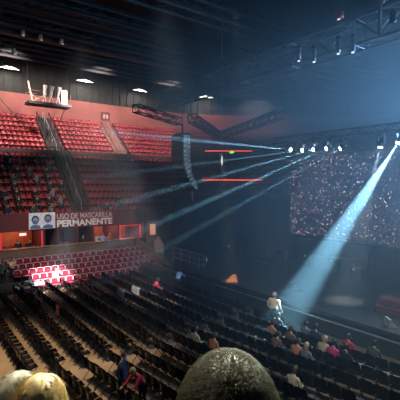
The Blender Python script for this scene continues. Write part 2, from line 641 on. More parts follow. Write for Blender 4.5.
# square sign on the red wall above the short stairs
sg = thing('wall_sign', 'square dark framed sign on the red back wall above short stairs', 'sign', (20.6, YA + 13.55, 15.75))
bb = MB(); bb.box((0, 0, 0.45), (0.95, 0.10, 0.9)); bb.build('board', M_MAROON, sg)
bb = MB(); bb.box((-0.2, -0.07, 0.45), (0.25, 0.04, 0.5)); bb.box((0.2, -0.07, 0.45), (0.25, 0.04, 0.5)); bb.build('pictogram', mat('sign_pale', (0.55, 0.3, 0.27), 0.6), sg)
for (x, z, w, h) in ((0, 0.92, 1.05, 0.07), (0, -0.02, 1.05, 0.07), (-0.5, 0.45, 0.07, 0.95), (0.5, 0.45, 0.07, 0.95)):
    bb = MB(); bb.box((x, -0.03, z), (w, 0.14, h)); bb.build('frame_bar', M_BLACK, sg)
bb = MB(); bb.box((7.45, YA - 0.45, 3.55), (0.5, 0.08, 0.2)); tag(bb.build('box_sign', M_SIGNW), 'small lit pale sign under the balcony over the far left box', 'sign')

# ------------------------------------------------------- ceiling and rig
def truss(name, label, a, b_, w, h, m, rc=0.045, rb=0.025, step=1.0, lean=None, group=None):
    a, b_ = V(a), V(b_)
    root = thing(name, label, 'truss', a, 0, group)
    d = b_ - a
    L = d.length
    d.normalize()
    side = d.cross(V((0, 0, 1))).normalized()
    up = side.cross(d).normalized()
    cs = [side * (w / 2) * i + up * (h / 2) * j for i, j in ((-1, -1), (1, -1), (1, 1), (-1, 1))]
    for c in cs:
        bb = MB(); bb.tube([c, c + d * L], rc, 6); bb.build('chord', m, root)
    bb = MB()
    n = max(2, int(round(L / step)))
    for k in range(n):
        for q in range(4):
            p, r = cs[q], cs[(q + 1) % 4]
            if k % 2:
                p, r = r, p
            bb.tube([p + d * (L * k / n), r + d * (L * (k + 1) / n)], rb, 5)
        if k % 3 == 0:
            for q in range(4):
                bb.tube([cs[q] + d * (L * k / n), cs[(q + 1) % 4] + d * (L * k / n)], rb, 5)
    bb.build('bracing', m, root)
    return root


# roof girders running along X
for k, (y, z, lab) in enumerate(((24, 20.5, 'second roof girder from the top of the photo, dark'), (30, 18.8, 'dark roof girder crossing the middle of the ceiling, lamps beneath'),
                                 (31, 21.2, 'uppermost dark roof girder in the corner of the photo'), (36, 18.9, 'lowest dark roof girder, just in front of the roof lamps'),)):
    truss('roof_girder', lab, (-2, y, z), (44, y, z), 1.3, 0.9, M_GIRDER, 0.16, 0.05, 1.6, None, 'roof girders')
for k, (y, z) in enumerate(((27.0, 22.8), (33.5, 22.6), (40, 22.0))):
    b = MB(); b.box((21, y, z), (46, 0.5, 1.1)); b.box((21, y, z - 0.55), (46, 0.9, 0.12)); b.box((21, y, z + 0.55), (46, 0.9, 0.12))
    struct(b.build('trim_roof_beam_%d' % (k + 1), M_GIRDER))
# air duct
b = MB(); b.tube([(-2, 34.5, 20.6), (44, 34.5, 20.6)], 0.7, 14)
tag(b.build('air_duct', M_CEIL), 'long round dark air duct under the roof behind the girders', 'duct')

for i, (x, y, z, lab) in enumerate(((6.9, 30, 18.3, 'tiny pale lamp hung on the ceiling girder, leftmost of three'), (8.1, 30, 18.25, 'tiny pale lamp hung on the ceiling girder, middle of three'), (9.6, 30, 18.3, 'tiny pale lamp hung on the ceiling girder, rightmost of three'),
                                   (6.3, 30, 16.9, 'tiny reddish lamp low under the girder at left edge'))):
    r = thing('work_lamp', lab, 'lamp', (x, y, z), 0.2 * i, 'work lamps on the girder')
    bb = MB(); bb.lathe([(0.08, 0.14), (0.13, 0.0), (0.16, -0.30), (0.12, -0.31)], (0, 0, 0), 10, Matrix.Rotation(0.4, 3, 'X')); bb.build('shade', mat('lamp_grey', (0.5, 0.45, 0.4), 0.5), r, True)
    bb = MB(); bb.tube([(0, 0, 0.1), (0, 0, 18.35 - z + 0.2)], 0.025, 5); bb.build('drop_rod', M_BLKST, r)
    bb = MB(); bb.ellipsoid((0, -0.12, -0.30), (0.09, 0.09, 0.06), 1); bb.build('bulb', mat('dim_bulb', (1, 0.8, 0.6), 0.4, emit=(1.0, 0.7, 0.5), strength=0.35), r)

# house lamps under the roof
LAMPS = [(9.3, 20.05, 'roof lamp at the left edge of photo'), (17.7, 19.97, 'roof lamp right of the hanging platform'),
         (25.2, 19.9, 'roof lamp above the right end of the straight back wall'), (None, 20.0, 'roof lamp above the bend, right of the loudspeaker column')]
for i, (x, z, lab) in enumerate(LAMPS):
    if x is None:
        p, t, n = path(30.0, 12.9)
        x, y, rz = p.x, p.y, math.atan2(t.y, t.x)
    else:
        y, rz = YA + 12.9, 0
    r = thing('flood_lamp', 'wide bright ' + lab, 'lamp', (x, y, z), rz, 'roof flood lamps')
    bb = MB()
    bb.poly_prism([(-1.25, 0, 0), (1.25, 0, 0), (0.55, 0, 0.42), (-0.45, 0, 0.42)], (0, 0.5, 0.0)); bb.build('hood', M_ROOF, r)
    bb = MB(); bb.poly_prism([(-1.05, -0.06, 0.04), (1.05, -0.06, 0.04), (0.3, -0.06, 0.26), (-0.25, -0.06, 0.26)], (0, 0.04, 0)); bb.build('lens', M_FLOOD, r)
    bb = MB(); bb.tube([(-0.4, 0.25, 0.4), (-0.4, 0.25, 5.0)], 0.04, 5); bb.tube([(0.4, 0.25, 0.4), (0.4, 0.25, 5.0)], 0.04, 5); bb.build('hanger', M_BLKST, r)
    ld = bpy.data.lights.new('flood', 'SPOT'); ld.energy = 900; ld.color = (1, 0.93, 0.78); ld.spot_size = 2.7; ld.spot_blend = 0.6; ld.shadow_soft_size = 0.3
    lo = link('flood_light', ld)
    nn = Matrix.Rotation(rz, 3, 'Z') @ V((0, -0.45, 0.1))
    lo.location = V((x, y, z)) + nn
    lo.rotation_euler = V((0, 0.5, -0.85)).to_track_quat('-Z', 'Y').to_euler() if rz == 0 else (Matrix.Rotation(rz, 3, 'Z') @ V((0, 0.5, -0.85))).to_track_quat('-Z', 'Y').to_euler()

# hanging platform with follow spots
pf = thing('hanging_platform', 'dark platform hung from the roof in front of the red wall', 'platform', (11.15, 39.0, 15.0))
bb = MB(); bb.box((0, 0, 0.12), (3.9, 1.5, 0.24)); bb.build('deck', M_BLKST, pf)
bb = MB()
for x in (-1.85, 1.85):
    for y in (-0.7, 0.7):
        bb.tube([(x, y, 0.2), (x, y, 1.2)], 0.03, 5)
for y in (-0.7, 0.7):
    for z in (0.65, 1.2):
        bb.tube([(-1.85, y, z), (-0.9, y, z)], 0.025, 5)
bb.build('railing', M_BROWN, pf)
bb = MB(); bb.tube([(-1.6, -0.6, 0.2), (-1.95, -0.6, 2.0)], 0.07, 6); bb.tube([(-1.6, -0.6, 0.2), (-0.3, -0.6, 1.0)], 0.04, 6); bb.tube([(-1.9, -0.6, 1.0), (-1.2, -0.6, 0.5)], 0.04, 6)
bb.build('leaning_post', mat('pale_post', (0.50, 0.34, 0.26), 0.6), pf)
for x in (-1.85, 1.85):
    bb = MB(); bb.tube([(x, 0, 1.2), (x, 0, 9.8)], 0.02, 5); bb.build('hanger_cable', M_BLKST, pf)
for i, (x, lab) in enumerate(((10.75, 'leftmost white follow spot on the hanging platform'), (11.35, 'middle white follow spot on the hanging platform'), (12.0, 'rightmost white follow spot on the hanging platform'))):
    r = thing('follow_spot', lab, 'spotlight', (x, 38.7, 15.25), 0.2 * i, 'follow spots')
    bb = MB(); bb.tube([(0, 0, 0.75), (0.2, 0.15, 0)], 0.03, 5); bb.tube([(0, 0, 0.75), (-0.2, 0.15, 0)], 0.03, 5); bb.tube([(0, 0, 0.75), (0, -0.25, 0)], 0.03, 5); bb.build('tripod', M_WHITEM, r)
    bb = MB(); bb.lathe([(0.10, -0.55), (0.16, -0.5), (0.16, 0.2), (0.20, 0.25), (0.20, 0.5)], (0, 0, 1.15), 14, Matrix.Rotation(0.35, 3, 'X')); bb.build('barrel', M_WHITEM, r, True)
    bb = MB(); bb.tube([(-0.2, 0, 1.15), (-0.2, 0, 0.75), (0.2, 0, 0.75), (0.2, 0, 1.15)], 0.025, 5); bb.build('yoke', M_BLKST, r)
r = thing('equipment_rack', 'white upright equipment rack at right side of the hanging platform', 'rack', (12.65, 39.2, 15.25))
bb = MB(); bb.box((0, 0, 0.75), (0.6, 0.4, 1.5), None, 0.03); bb.build('cabinet', M_WHITEM, r)
bb = MB()
for k in range(4):
    bb.box((0, -0.21, 0.3 + 0.3 * k), (0.5, 0.03, 0.2))
bb.build('front_panels', mat('rack_grey', (0.35, 0.34, 0.32), 0.5), r)
for (p, q, lab) in (((8.0, 47.0, 17.2), (9.6, 39.8, 12.6), 'thin dark guy cable left of the hanging platform'), ((14.6, 44.0, 16.5), (12.0, 41.0, 12.2), 'thin dark guy cable right of the hanging platform')):
    b = MB(); b.tube([p, q], 0.045, 6); tag(b.build('guy_cable', M_BLKST), lab, 'cable')

# big lighting truss over the stage and the frame truss that carries the loudspeakers
truss('stage_truss', 'long aluminium truss rising to top right over the stage front', (18, 3, 14.95), (18, 29.5, 14.75), 1.0, 1.25, mat('truss_grey', (0.13, 0.14, 0.15), 0.5, 0.3), 0.06, 0.035, 1.3)
truss('rigging_truss', 'black truss piece left of the loudspeaker column', (12.6, 24.1, 12.7), (17.6, 26.1, 12.5), 0.5, 0.5, M_BLKST, 0.05, 0.03, 0.6)
truss('rigging_truss', 'black truss running right behind the loudspeaker column toward the bend', (17.3, 24.1, 12.5), (25.8, 31.1, 12.5), 0.6, 0.6, M_BLKST, 0.05, 0.03, 0.6)
truss('rigging_truss', 'black truss returning from the far corner to the stage truss', (25.8, 31.1, 12.5), (21.9, 19.5, 12.6), 0.6, 0.6, M_BLKST, 0.05, 0.03, 0.6)
truss('beam_truss', 'horizontal truss carrying the row of bright beam lights', (22, 6, 10.75), (22, 20.5, 10.75), 0.4, 0.4, M_BLKST, 0.03, 0.02, 0.6)
b = MB()
# square end frame hung on the stage truss
r = thing('truss_gate', 'pale square frame clamped on the stage truss at top right', 'frame', (17.35, 9.55, 14.2))
for nm, pts in (('upright', [(0, 0.05, 0), (0, 0.05, 1.45)]), ('upright', [(0, -1.0, 0), (0, -1.0, 1.5)]), ('top_bar', [(0, 0.05, 1.45), (0, -0.15, 1.6), (0, -1.0, 1.6)]), ('bottom_bar', [(0, 0.05, 0.0), (0, -1.0, 0.0)])):
    bb = MB(); bb.tube(pts, 0.09, 6); bb.build(nm, mat('gate_paint', (0.24, 0.17, 0.16), 0.6), r)
bb = MB(); bb.lathe([(0.05, 0), (0.15, 0.05), (0.16, 0.5), (0.08, 0.62)], (0, -0.55, 0.4), 12); bb.build('fixture', M_BLKST, r, True)
# wash fixtures on the stage truss
for i, (y, dz, lab) in enumerate(((11.7, 0.9, 'red capped fixture on top of the stage truss'), (11.75, -0.55, 'pale slim fixture hanging at centre of the stage truss'), (10.95, -0.7, 'slim fixture hanging on the stage truss beside the square frame'),
                                  (13.2, -0.6, 'slim fixture hanging on the stage truss further left'), (14.2, -0.3, 'leftmost slim fixture hanging on the stage truss'))):
    r = thing('wash_light', lab, 'stage light', (17.4, y, 14.95 + dz), 0, 'wash lights on the stage truss')
    bb = MB(); bb.lathe([(0.08, -0.35), (0.12, -0.3), (0.12, 0.3), (0.06, 0.36)] if i else [(0.1, -0.15), (0.2, -0.1), (0.22, 0.15), (0.1, 0.25)], (0, 0, 0), 12); bb.build('housing', mat('red_cap', (0.4, 0.06, 0.07), 0.5) if i == 0 else mat('fixture_grey', (0.2, 0.2, 0.21), 0.5, 0.2), r, True)
    bb = MB(); bb.box((0, 0, 0.42 if i else -0.2), (0.1, 0.2, 0.12)); bb.build('clamp', M_BLKST, r)
    bb = MB(); bb.lathe([(0.02, -0.40), (0.07, -0.39), (0.07, -0.35)] if i else [(0.02, -0.2), (0.1, -0.19), (0.1, -0.15)], (0, 0, 0), 10); bb.build('lens', M_SMALLW, r)

# line array: curved column of cabinets facing the audience
la = thing('line_array', 'tall curved black loudspeaker column hanging left of the stage', 'loudspeaker', (18.4, 27.0, 11.6))
cx, z, ang = 0.0, -0.25, 0.0
for k in range(12):
    h = 0.37
    ang = 0.0 if k < 4 else 0.055 * (k - 3) * (1 + 0.05 * k)
    ang = min(ang, 0.75)
    rot = Matrix.Rotation(ang, 3, 'Y')        # lean: bottoms swing back (+X)
    ctr = V((cx, 0, z))
    bb = MB()
    bb.poly_prism([rot @ V((-0.60, -0.85, -h / 2 + 0.01)), rot @ V((0.42, -0.60, -h / 2 + 0.04)), rot @ V((0.42, -0.60, h / 2 - 0.04)), rot @ V((-0.60, -0.85, h / 2 - 0.01))], (0, 1.5, 0))
    bb.bm.verts.ensure_lookup_table()
    for v in bb.bm.verts:
        v.co += ctr
    cab = bb.build('cabinet', mat('array_black', (0.018, 0.022, 0.026), 0.6), la)
    bb = MB()
    bb.box(ctr + rot @ V((-0.06, -0.77, 0)), (0.78, 0.04, h * 0.86), rot @ Matrix.Rotation(0.24, 3, 'Z'))
    bb.build('side_plate', mat('array_plate', (0.55, 0.63, 0.65), 0.5, 0.0), cab)
    bb = MB()
    bb.lathe([(0.07, 0), (0.07, 0.03)], ctr + rot @ V((-0.06, -0.82, 0)), 10, Matrix.Rotation(PI / 2, 3, 'X'))
    bb.box(ctr + rot @ V((0.20, -0.74, 0.1)), (0.08, 0.04, 0.05), rot); bb.box(ctr + rot @ V((-0.30, -0.86, -0.1)), (0.08, 0.04, 0.05), rot)
    bb.build('handle', M_BLACK, cab)
    bb = MB(); bb.box(ctr + rot @ V((-0.62, -0.10, 0)), (0.04, 1.42, h * 0.9), rot); bb.build('grille', M_BLACK, cab)
    cx += math.sin(ang) * -h * -1.0
    z -= math.cos(ang) * h
bb = MB(); bb.box((0, -0.03, 0.05), (0.9, 1.1, 0.14)); bb.box((0, -0.03, 0.5), (0.12, 0.12, 0.9)); bb.build('fly_frame', M_BLKST, la)
bb = MB(); bb.tube([(0, -0.03, 0.9), (0, -0.03, 13.5)], 0.025, 5); bb.build('hoist_chain', M_BLKST, la)
bb = MB(); bb.box((cx, -0.03, z - 0.5), (0.06, 0.06, 1.0)); bb.box((cx, -0.03, z - 0.7), (0.12, 0.12, 0.1)); bb.build('tail_cable', mat('tail', (0.35, 0.2, 0.2), 0.6), la)

# hanging bright lamp on a cable, and the ring below it
hl = thing('hanging_lamp', 'small bright lamp on a long vertical cable behind the loudspeaker column', 'lamp', (25.2, 30.0, 9.9))
bb = MB(); bb.tube([(0, 0, 15.0), (0, 0, -2.2)], 0.022, 5); bb.build('cable', M_ALU, hl)
bb = MB(); bb.lathe([(0.01, -0.55), (0.09, -0.1), (0.09, 0.12), (0.01, 0.6)], (0, 0, 0), 10); bb.build('bulb', M_SMALLW, hl, True)
bb = MB(); bb.lathe([(0.5, 0), (0.62, 0.05), (0.62, 0.14), (0.5, 0.18)], (0, 0, -3.0), 20); bb.tube([(0, 0, -2.2), (0.5, 0, -2.85)], 0.02, 5); bb.tube([(0, 0, -2.2), (-0.5, 0, -2.85)], 0.02, 5); bb.build('ring', M_ALU, hl, True)

# red LED ribbons on posts round the bend
for (a, c, z, lab, grn) in (((29.4, 38.2), (34.0, 34.75), 11.65, 'short upper red light ribbon with green spot, right of loudspeaker column', True), ((27.2, 39.6), (34.9, 33.9), 8.11, 'long lower red light ribbon, right of loudspeaker column foot', False)):
    A, C = V((*a, z)), V((*c, z))
    mid = (A + C) / 2
    d = (C - A).normalized()
    rr = Matrix.Rotation(math.atan2(d.y, d.x), 3, 'Z')
    r = thing('light_ribbon', lab, 'light strip', mid, 0, 'red light ribbons')
    bb = MB(); bb.box((0, 0, 0), ((C - A).length, 0.08, 0.13 if not grn else 0.09), rr); bb.build('glow_strip', M_REDLED, r)
    n2 = V((-d.y, d.x, 0))
    bb = MB(); bb.box(n2 * 0.1, ((C - A).length, 0.1, 0.35), rr)
    for q in (-0.45, 0.0, 0.45):
        f = n2 * 0.15 + d * ((C - A).length * q)
        bb.tube([f, f - V((0, 0, 3.0 if grn else 1.6))], 0.05, 5)
    bb.build('backing', M_BLKST, r)
    if grn:
        bb = MB(); bb.lathe([(0.04, -0.13), (0.30, -0.05), (0.30, 0.05), (0.04, 0.13)], V((-0.1, -0.08, -0.18)) + d * 0.4, 10); bb.build('green_spot', M_GRNLED, r)

# black drape behind the stage corner
b = MB()
pts = [V((20.6, 32.2, 0)), V((28.5, 30.8, 0)), V((38, 22.0, 0)), V((40, 6, 0))]
cols = []
tot = 0
for i in range(len(pts) - 1):
    L = (pts[i + 1] - pts[i]).length
    d = (pts[i + 1] - pts[i]).normalized()
    n = V((-d.y, d.x, 0))
    m_ = int(L / 0.22)
    for k in range(m_):
        q = pts[i] + d * (L * k / m_) + n * (0.10 * math.sin(tot * 2.1 + 0.7 * math.sin(tot)))
        cols.append(q)
        tot += 1
b.grid([[(q.x, q.y, z) for q in cols] for z in (0.02, 3.2, 6.4)], 0.03)
tag(b.build('stage_drape', M_DRAPE, None, True), 'tall black pleated drape behind the stage corner', 'curtain')

# video wall full of sparkling points
vm = bpy.data.materials.new('video_wall'); vm.use_nodes = True
nt = vm.node_tree; bs_ = nt.nodes['Principled BSDF']
bs_.inputs['Base Color'].default_value = (0.012, 0.010, 0.016, 1); bs_.inputs['Roughness'].default_value = 0.6
tc = nt.nodes.new('ShaderNodeTexCoord')
vo = nt.nodes.new('ShaderNodeTexVoronoi'); vo.inputs['Scale'].default_value = 8.0
vo.feature = 'F1'
nt.links.new(tc.outputs['Object'], vo.inputs['Vector'])
rp = nt.nodes.new('ShaderNodeMapRange'); rp.inputs['From Min'].default_value = 0.33; rp.inputs['From Max'].default_value = 0.13; rp.inputs['To Min'].default_value = 0; rp.inputs['To Max'].default_value = 1
nt.links.new(vo.outputs['Distance'], rp.inputs['Value'])
sep = nt.nodes.new('ShaderNodeSeparateColor'); nt.links.new(vo.outputs['Color'], sep.inputs['Color'])
pw = nt.nodes.new('ShaderNodeMath'); pw.operation = 'POWER'; pw.inputs[1].default_value = 1.8
nt.links.new(sep.outputs['Red'], pw.inputs[0])
mu = nt.nodes.new('ShaderNodeMath'); mu.operation = 'MULTIPLY'
nt.links.new(rp.outputs['Result'], mu.inputs[0]); nt.links.new(pw.outputs['Value'], mu.inputs[1])
sc_ = nt.nodes.new('ShaderNodeMath'); sc_.operation = 'MULTIPLY'; sc_.inputs[1].default_value = 7.5
nt.links.new(mu.outputs['Value'], sc_.inputs[0])
cr = nt.nodes.new('ShaderNodeValToRGB')
cr.color_ramp.elements[0].color = (0.75, 0.35, 0.50, 1); cr.color_ramp.elements[1].color = (0.85, 0.85, 1.0, 1)
nt.links.new(sep.outputs['Green'], cr.inputs['Fac'])
nt.links.new(cr.outputs['Color'], bs_.inputs['Emission Color']); nt.links.new(sc_.outputs['Value'], bs_.inputs['Emission Strength'])
vw = thing('video_wall', 'huge dark video wall sparkling with pink and white points behind stage', 'screen', (26, 13, 3.4))
bb = MB(); bb.box((0.1, -1.0, 3.2), (0.16, 20.0, 6.4)); bb.build('screen', vm, vw)
bb = MB()
for y in (-10.8, -4, 2, 8.8):
    bb.box((0.5, y, 2.1), (0.3, 0.3, 8.6))
bb.box((0.5, -1, 6.45), (0.4, 20, 0.2))
bb.box((0.4, -1, -0.15), (0.5, 20, 0.2))
bb.build('support_frame', M_BLKST, vw)

# --------------------------------------------------------------------- stage
st = thing('stage', 'wide dark stage platform with a metal edge strip and black skirt', 'stage', (16.5, 16, 0))
bb = MB(); bb.box((6.5, -3.6, 1.12), (13.0, 30.8, 0.16)); bb.build('deck', M_DECK, st)
bb = MB(); bb.box((6.6, -3.6, 0.52), (12.7, 30.4, 1.04)); bb.build('skirt', M_SKIRT, st)
bb = MB(); bb.box((-0.02, -3.6, 0.84), (0.12, 30.8, 0.045)); bb.build('edge_strip', mat('strip_alu', (0.55, 0.58, 0.62), 0.35, 0.5), st)

# ramp railing at the stage's far end
rl = thing('stage_railing', 'two rail metal guard with rounded end at left of stage', 'railing', (17.6, 24.8, 1.2))
bb = MB()
bb.tube([(0, 2.4, 1.15), (0, -1.7, 1.1), (0, -2.05, 0.95), (0, -2.15, 0.7), (0, -2.05, 0.45), (0, -1.8, 0.3), (0, 2.4, 0.35)], 0.035, 6)
bb.tube([(0, 2.4, 0.75), (0, -2.12, 0.72)], 0.025, 6)
bb.build('rail', M_ALU, rl)
for y in (2.4, 1.2, 0.0, -1.2, -1.75):
    bb = MB(); bb.tube([(0, y, 0), (0, y, 1.14)], 0.03, 6); bb.build('post', M_ALU, rl)
b = MB(); b.poly_prism([(15.2, 26.0, 0), (15.2, 29.8, 0), (16.4, 29.8, 0), (16.4, 26.0, 0)], (0, 0, 0.55)); b.box((15.9, 27.9, 0.85), (1.0, 3.6, 0.08))
tag(b.build('stage_step', M_SKIRT), 'low dark step block at the far end of the stage', 'step')

# moving heads and their beams
HEADS = [
    (22, 18.39, 9.97, (13.0, 20.0, 10.31), 2.2, 2.6e5, 'beam light farthest left in the row over the stage'),
    (22, 17.35, 9.90, (14.2, 20.0, 8.74), 2.0, 0.9e5, 'second beam light from the left in the row'),
    (22, 16.45, 9.90, (12.03, 20.0, 7.09), 2.3, 1.5e5, 'third beam light from the left in the row'),
    (22, 15.44, 9.93, (12.88, 20.0, 5.57), 2.5, 1.6e5, 'fourth beam light from the left in the row'),
    (22, 14.42, 9.88, (15.8, 20.0, 5.10), 2.4, 0.8e5, 'fifth beam light from the left in the row'),
    (22, 11.96, 9.86, (19.0, 12.3, 1.2), 16.0, 0.75e4, 'yellowish beam light pointing down at stage'),
    (22, 10.88, 9.99, (15.0, 13.0, 0.8), 11.0, 1.5e5, 'brightest beam light at right edge, crossing the crowd'),
]
mh = None
for i, (x, y, z, tgt, deg, E_, lab) in enumerate(HEADS):
    P = V((x, y, z))
    d = (V(tgt) - P).normalized()
    r = thing('moving_head', lab, 'stage light', P, 0, 'beam lights over the stage')
    bb = MB(); bb.box((0, 0, 0.50), (0.34, 0.34, 0.14), None, 0.02); bb.build('base', M_BLACK, r)
    az = math.atan2(d.y, d.x)
    rz = Matrix.Rotation(az, 3, 'Z')
    bb = MB()
    for s_ in (-1, 1):
        bb.box(rz @ V((0, 0.2 * s_, 0.22)), (0.12, 0.05, 0.5), rz)
    bb.box(rz @ V((0, 0, 0.43)), (0.14, 0.42, 0.06), rz)
    bb.build('yoke', M_BLACK, r)
    q = d.to_track_quat('Z', 'Y').to_matrix()
    bb = MB(); bb.lathe([(0.10, -0.24), (0.15, -0.18), (0.16, 0.15), (0.15, 0.2)], (0, 0, 0), 14, q); bb.build('head', M_BLACK, r, True)
    bb = MB(); bb.lathe([(0.12, 0.205), (0.12, 0.22)], (0, 0, 0), 14, q); bb.build('lens', M_LENS, r)
    ld = bpy.data.lights.new('beam', 'SPOT')
    ld.energy = E_; ld.spot_size = math.radians(deg); ld.spot_blend = 0.7 if i != 5 else 1.0; ld.shadow_soft_size = 0.012
    ld.color = (0.36, 0.74, 1.0) if i != 5 else (0.75, 0.88, 0.95)
    lo = link('beam_light', ld)
    lo.location = P + d * 0.3
    lo.rotation_euler = d.to_track_quat('-Z', 'Y').to_euler()

# haze over the stage and in front of it
hm = bpy.data.materials.new('haze'); hm.use_nodes = True
hn = hm.node_tree; hn.nodes.clear()
ho = hn.nodes.new('ShaderNodeOutputMaterial'); hs = hn.nodes.new('ShaderNodeVolumeScatter')
hs.inputs['Color'].default_value = (0.66, 0.88, 1.0, 1); hs.inputs['Density'].default_value = 0.0065; hs.inputs['Anisotropy'].default_value = 0.1
hn.links.new(hs.outputs['Volume'], ho.inputs['Volume'])
hm2 = hm.copy(); hm2.name = 'haze_denser'
[n for n in hm2.node_tree.nodes if n.type == 'VOLUME_SCATTER'][0].inputs['Density'].default_value = 0.02
# the haze thins out toward the seats: overlapping banks, each reaching less far
for k, (x0, lab) in enumerate(((8.0, 'faint haze reaching out over the floor chairs'), (9.5, 'thin haze round the loudspeaker column'), (12.0, 'haze in front of the stage'),
                               (14.5, 'haze over the stage edge'), (17.0, 'thickest bluish haze over the stage'))):
    hz = MB(); hz.box(((x0 + 46) / 2, 16.8 + 0.1 * k, 8.0), (46 - x0, 31.0 + 0.2 * k, 15.9 - 0.05 * k))
    tag(hz.build('haze_bank', hm), lab, 'haze', None, 'stuff')

# added cones of extra haze, shaped to each beam to strengthen it
for (x, y, z, tgt, deg, E_, lab) in HEADS:
    P = V((x, y, z)); d = (V(tgt) - P).normalized()
    P0 = P + d * 0.32
    L = (P.x - 8.5) / -d.x if tgt[2] > 2 else (P0.z - 1.3) / -d.z * (1.0 if tgt[2] > 1 else 0.99)
    th = math.tan(math.radians(deg / 2)) * 1.06
    q = d.to_track_quat('Z', 'Y').to_matrix()
    hz = MB(); hz.lathe([(0.02, 0.0), (0.02 + th * L, L)], P0, 20, q)
    tag(hz.build('added_haze_cone', hm2), 'added haze cone along the ' + lab, 'haze', None, 'stuff')

# stage furniture ---------------------------------------------------------
def wedge(loc, rz, lab, m, s=1.0, gm=None):
    r = thing('wedge_monitor', lab, 'loudspeaker', loc, rz, 'floor monitors')
    bb = MB(); bb.poly_prism([(-0.3 * s, -0.4 * s, 0), (0.35 * s, -0.4 * s, 0), (0.30 * s, -0.4 * s, 0.48 * s), (0.16 * s, -0.4 * s, 0.50 * s)], (0, 0.8 * s, 0)); bb.build('cabinet', m, r)
    bb = MB(); bb.poly_prism([(-0.28 * s, -0.34 * s, 0.04 * s), (0.13 * s, -0.34 * s, 0.47 * s), (0.11 * s, -0.34 * s, 0.49 * s), (-0.30 * s, -0.34 * s, 0.06 * s)], (0, 0.68 * s, 0)); bb.build('grille', gm or M_BLACK, r)
    return r


wedge((16.95, 19.2, 1.2), -0.64, 'orange lit wedge box standing near the stage edge', mat('orange_light_tint', (0.75, 0.32, 0.16), 0.6), 1.15, mat('orange_light_tint', (0, 0, 0))).scale = (0.95, 0.6, 0.68)  # orange light on the wedge put into its cabinet colour
wedge((17.3, 8.75, 1.2), 2.4, 'small tan wedge on stage edge below the red cases', mat('tan_paint', (0.45, 0.40, 0.30), 0.6), 0.7)
wedge((18.6, 15.2, 1.2), 2.6, 'black wedge monitor on stage behind the standing man', M_BLACK, 0.9)


def case(loc, size, lab, m):
    r = thing('flight_case', lab, 'case', loc)
    bb = MB(); bb.box((0, 0, size[2] / 2), size, None, 0.03); bb.build('body', m, r)
    bb = MB(); bb.box((-size[0] / 2 - 0.005, 0, size[2] * 0.5), (0.03, size[1] * 1.0, 0.035)); bb.build('edge_bar', M_ALU, r)
    bb = MB()
    for sx in (-1, 1):
        for sy in (-1, 1):
            for zz in (0.06, size[2] - 0.06):
                bb.box((sx * size[0] / 2 * 0.98, sy * size[1] / 2 * 0.98, zz), (0.1, 0.1, 0.1))
    bb.build('corner_fittings', M_BLKST, r)
    bb = MB()
    for sy in (-0.25, 0.25):
        bb.box((-size[0] / 2 - 0.02, size[1] * sy, size[2] * 0.6), (0.04, 0.2, 0.1))
    bb.build('latch', M_STEEL, r)


M_REDC = mat('red_case', (0.26, 0.045, 0.05), 0.55)
case((19.0, 9.1, 1.2), (0.9, 2.2, 0.75), 'long red case lying on stage at the right edge', M_REDC)
case((20.3, 8.0, 1.2), (0.9, 1.4, 1.0), 'taller dark red case behind the long red case', mat('red_case_dark', (0.16, 0.035, 0.04), 0.55))
case((24.2, 24.6, 1.2), (1.4, 1.0, 0.8), 'black case on the dark stage left of drum kit', M_BLACK)
case((22.5, 21.5, 1.2), (1.0, 1.4, 0.7), 'black case on the dark stage in front of drum kit', M_BLACK)


def mic(loc, lab):
    r = thing('microphone_stand', lab, 'microphone stand', loc)
    bb = MB(); bb.lathe([(0.16, 0), (0.16, 0.03), (0.03, 0.05)], (0, 0, 0), 14); bb.build('base', M_BLKST, r)
    bb = MB(); bb.tube([(0, 0, 0.04), (0, 0, 1.45)], 0.015, 6); bb.build('pole', M_ALU, r)
    bb = MB(); bb.tube([(0, 0, 1.45), (-0.25, 0, 1.62)], 0.014, 6); bb.build('boom', M_ALU, r)
    bb = MB(); bb.tube([(-0.25, 0, 1.62), (-0.40, 0, 1.66)], 0.022, 8, 0.035); bb.build('microphone', M_STEEL, r)


mic((22.4, 25.2, 1.2), 'thin microphone stand on the dark stage near the railing')
mic((21.5, 18.6, 1.2), 'microphone stand on stage right of the drum kit')
dk = thing('drum_kit', 'dark drum kit with cymbals on the dim stage', 'drum kit', (25.0, 24.0 - 1.6, 1.2), 0.6)
rx = Matrix.Rotation(PI / 2, 3, 'Y')
M_DRUM = mat('drum_shell', (0.06, 0.05, 0.06), 0.3)
for nm, c, r_, h, rot in (('bass_drum', (-0.5, 0, 0.32), 0.30, 0.45, rx), ('tom', (-0.25, 0.25, 0.8), 0.16, 0.22, None), ('tom', (-0.25, -0.25, 0.8), 0.16, 0.22, None), ('floor_tom', (0.3, -0.6, 0.22), 0.22, 0.42, None), ('snare', (0.3, 0.45, 0.5), 0.18, 0.15, None)):
    bb = MB(); bb.lathe([(r_ * 0.98, 0), (r_, 0.02), (r_, h - 0.02), (r_ * 0.98, h)], c, 18, rot); d_ = bb.build(nm, M_DRUM, dk)
    bb = MB()
    bb.lathe([(r_ * 0.9, h), (r_ * 0.9, h + 0.012)], c, 18, rot); bb.build('drumhead', mat('drumhead', (0.5, 0.5, 0.48), 0.5), d_)
for (x, y, z) in ((-0.3, 0.75, 1.15), (-0.3, -0.8, 1.25), (0.4, 0.9, 0.9)):
    bb = MB(); bb.lathe([(0.26, 0), (0.05, 0.03), (0.02, 0.05)], (x, y, z), 18); cy = bb.build('cymbal', mat('brass', (0.65, 0.48, 0.2), 0.25, 0.9), dk)
    bb = MB(); bb.tube([(x, y, 0), (x, y, z)], 0.015, 5); bb.build('cymbal_stand', M_ALU, cy)
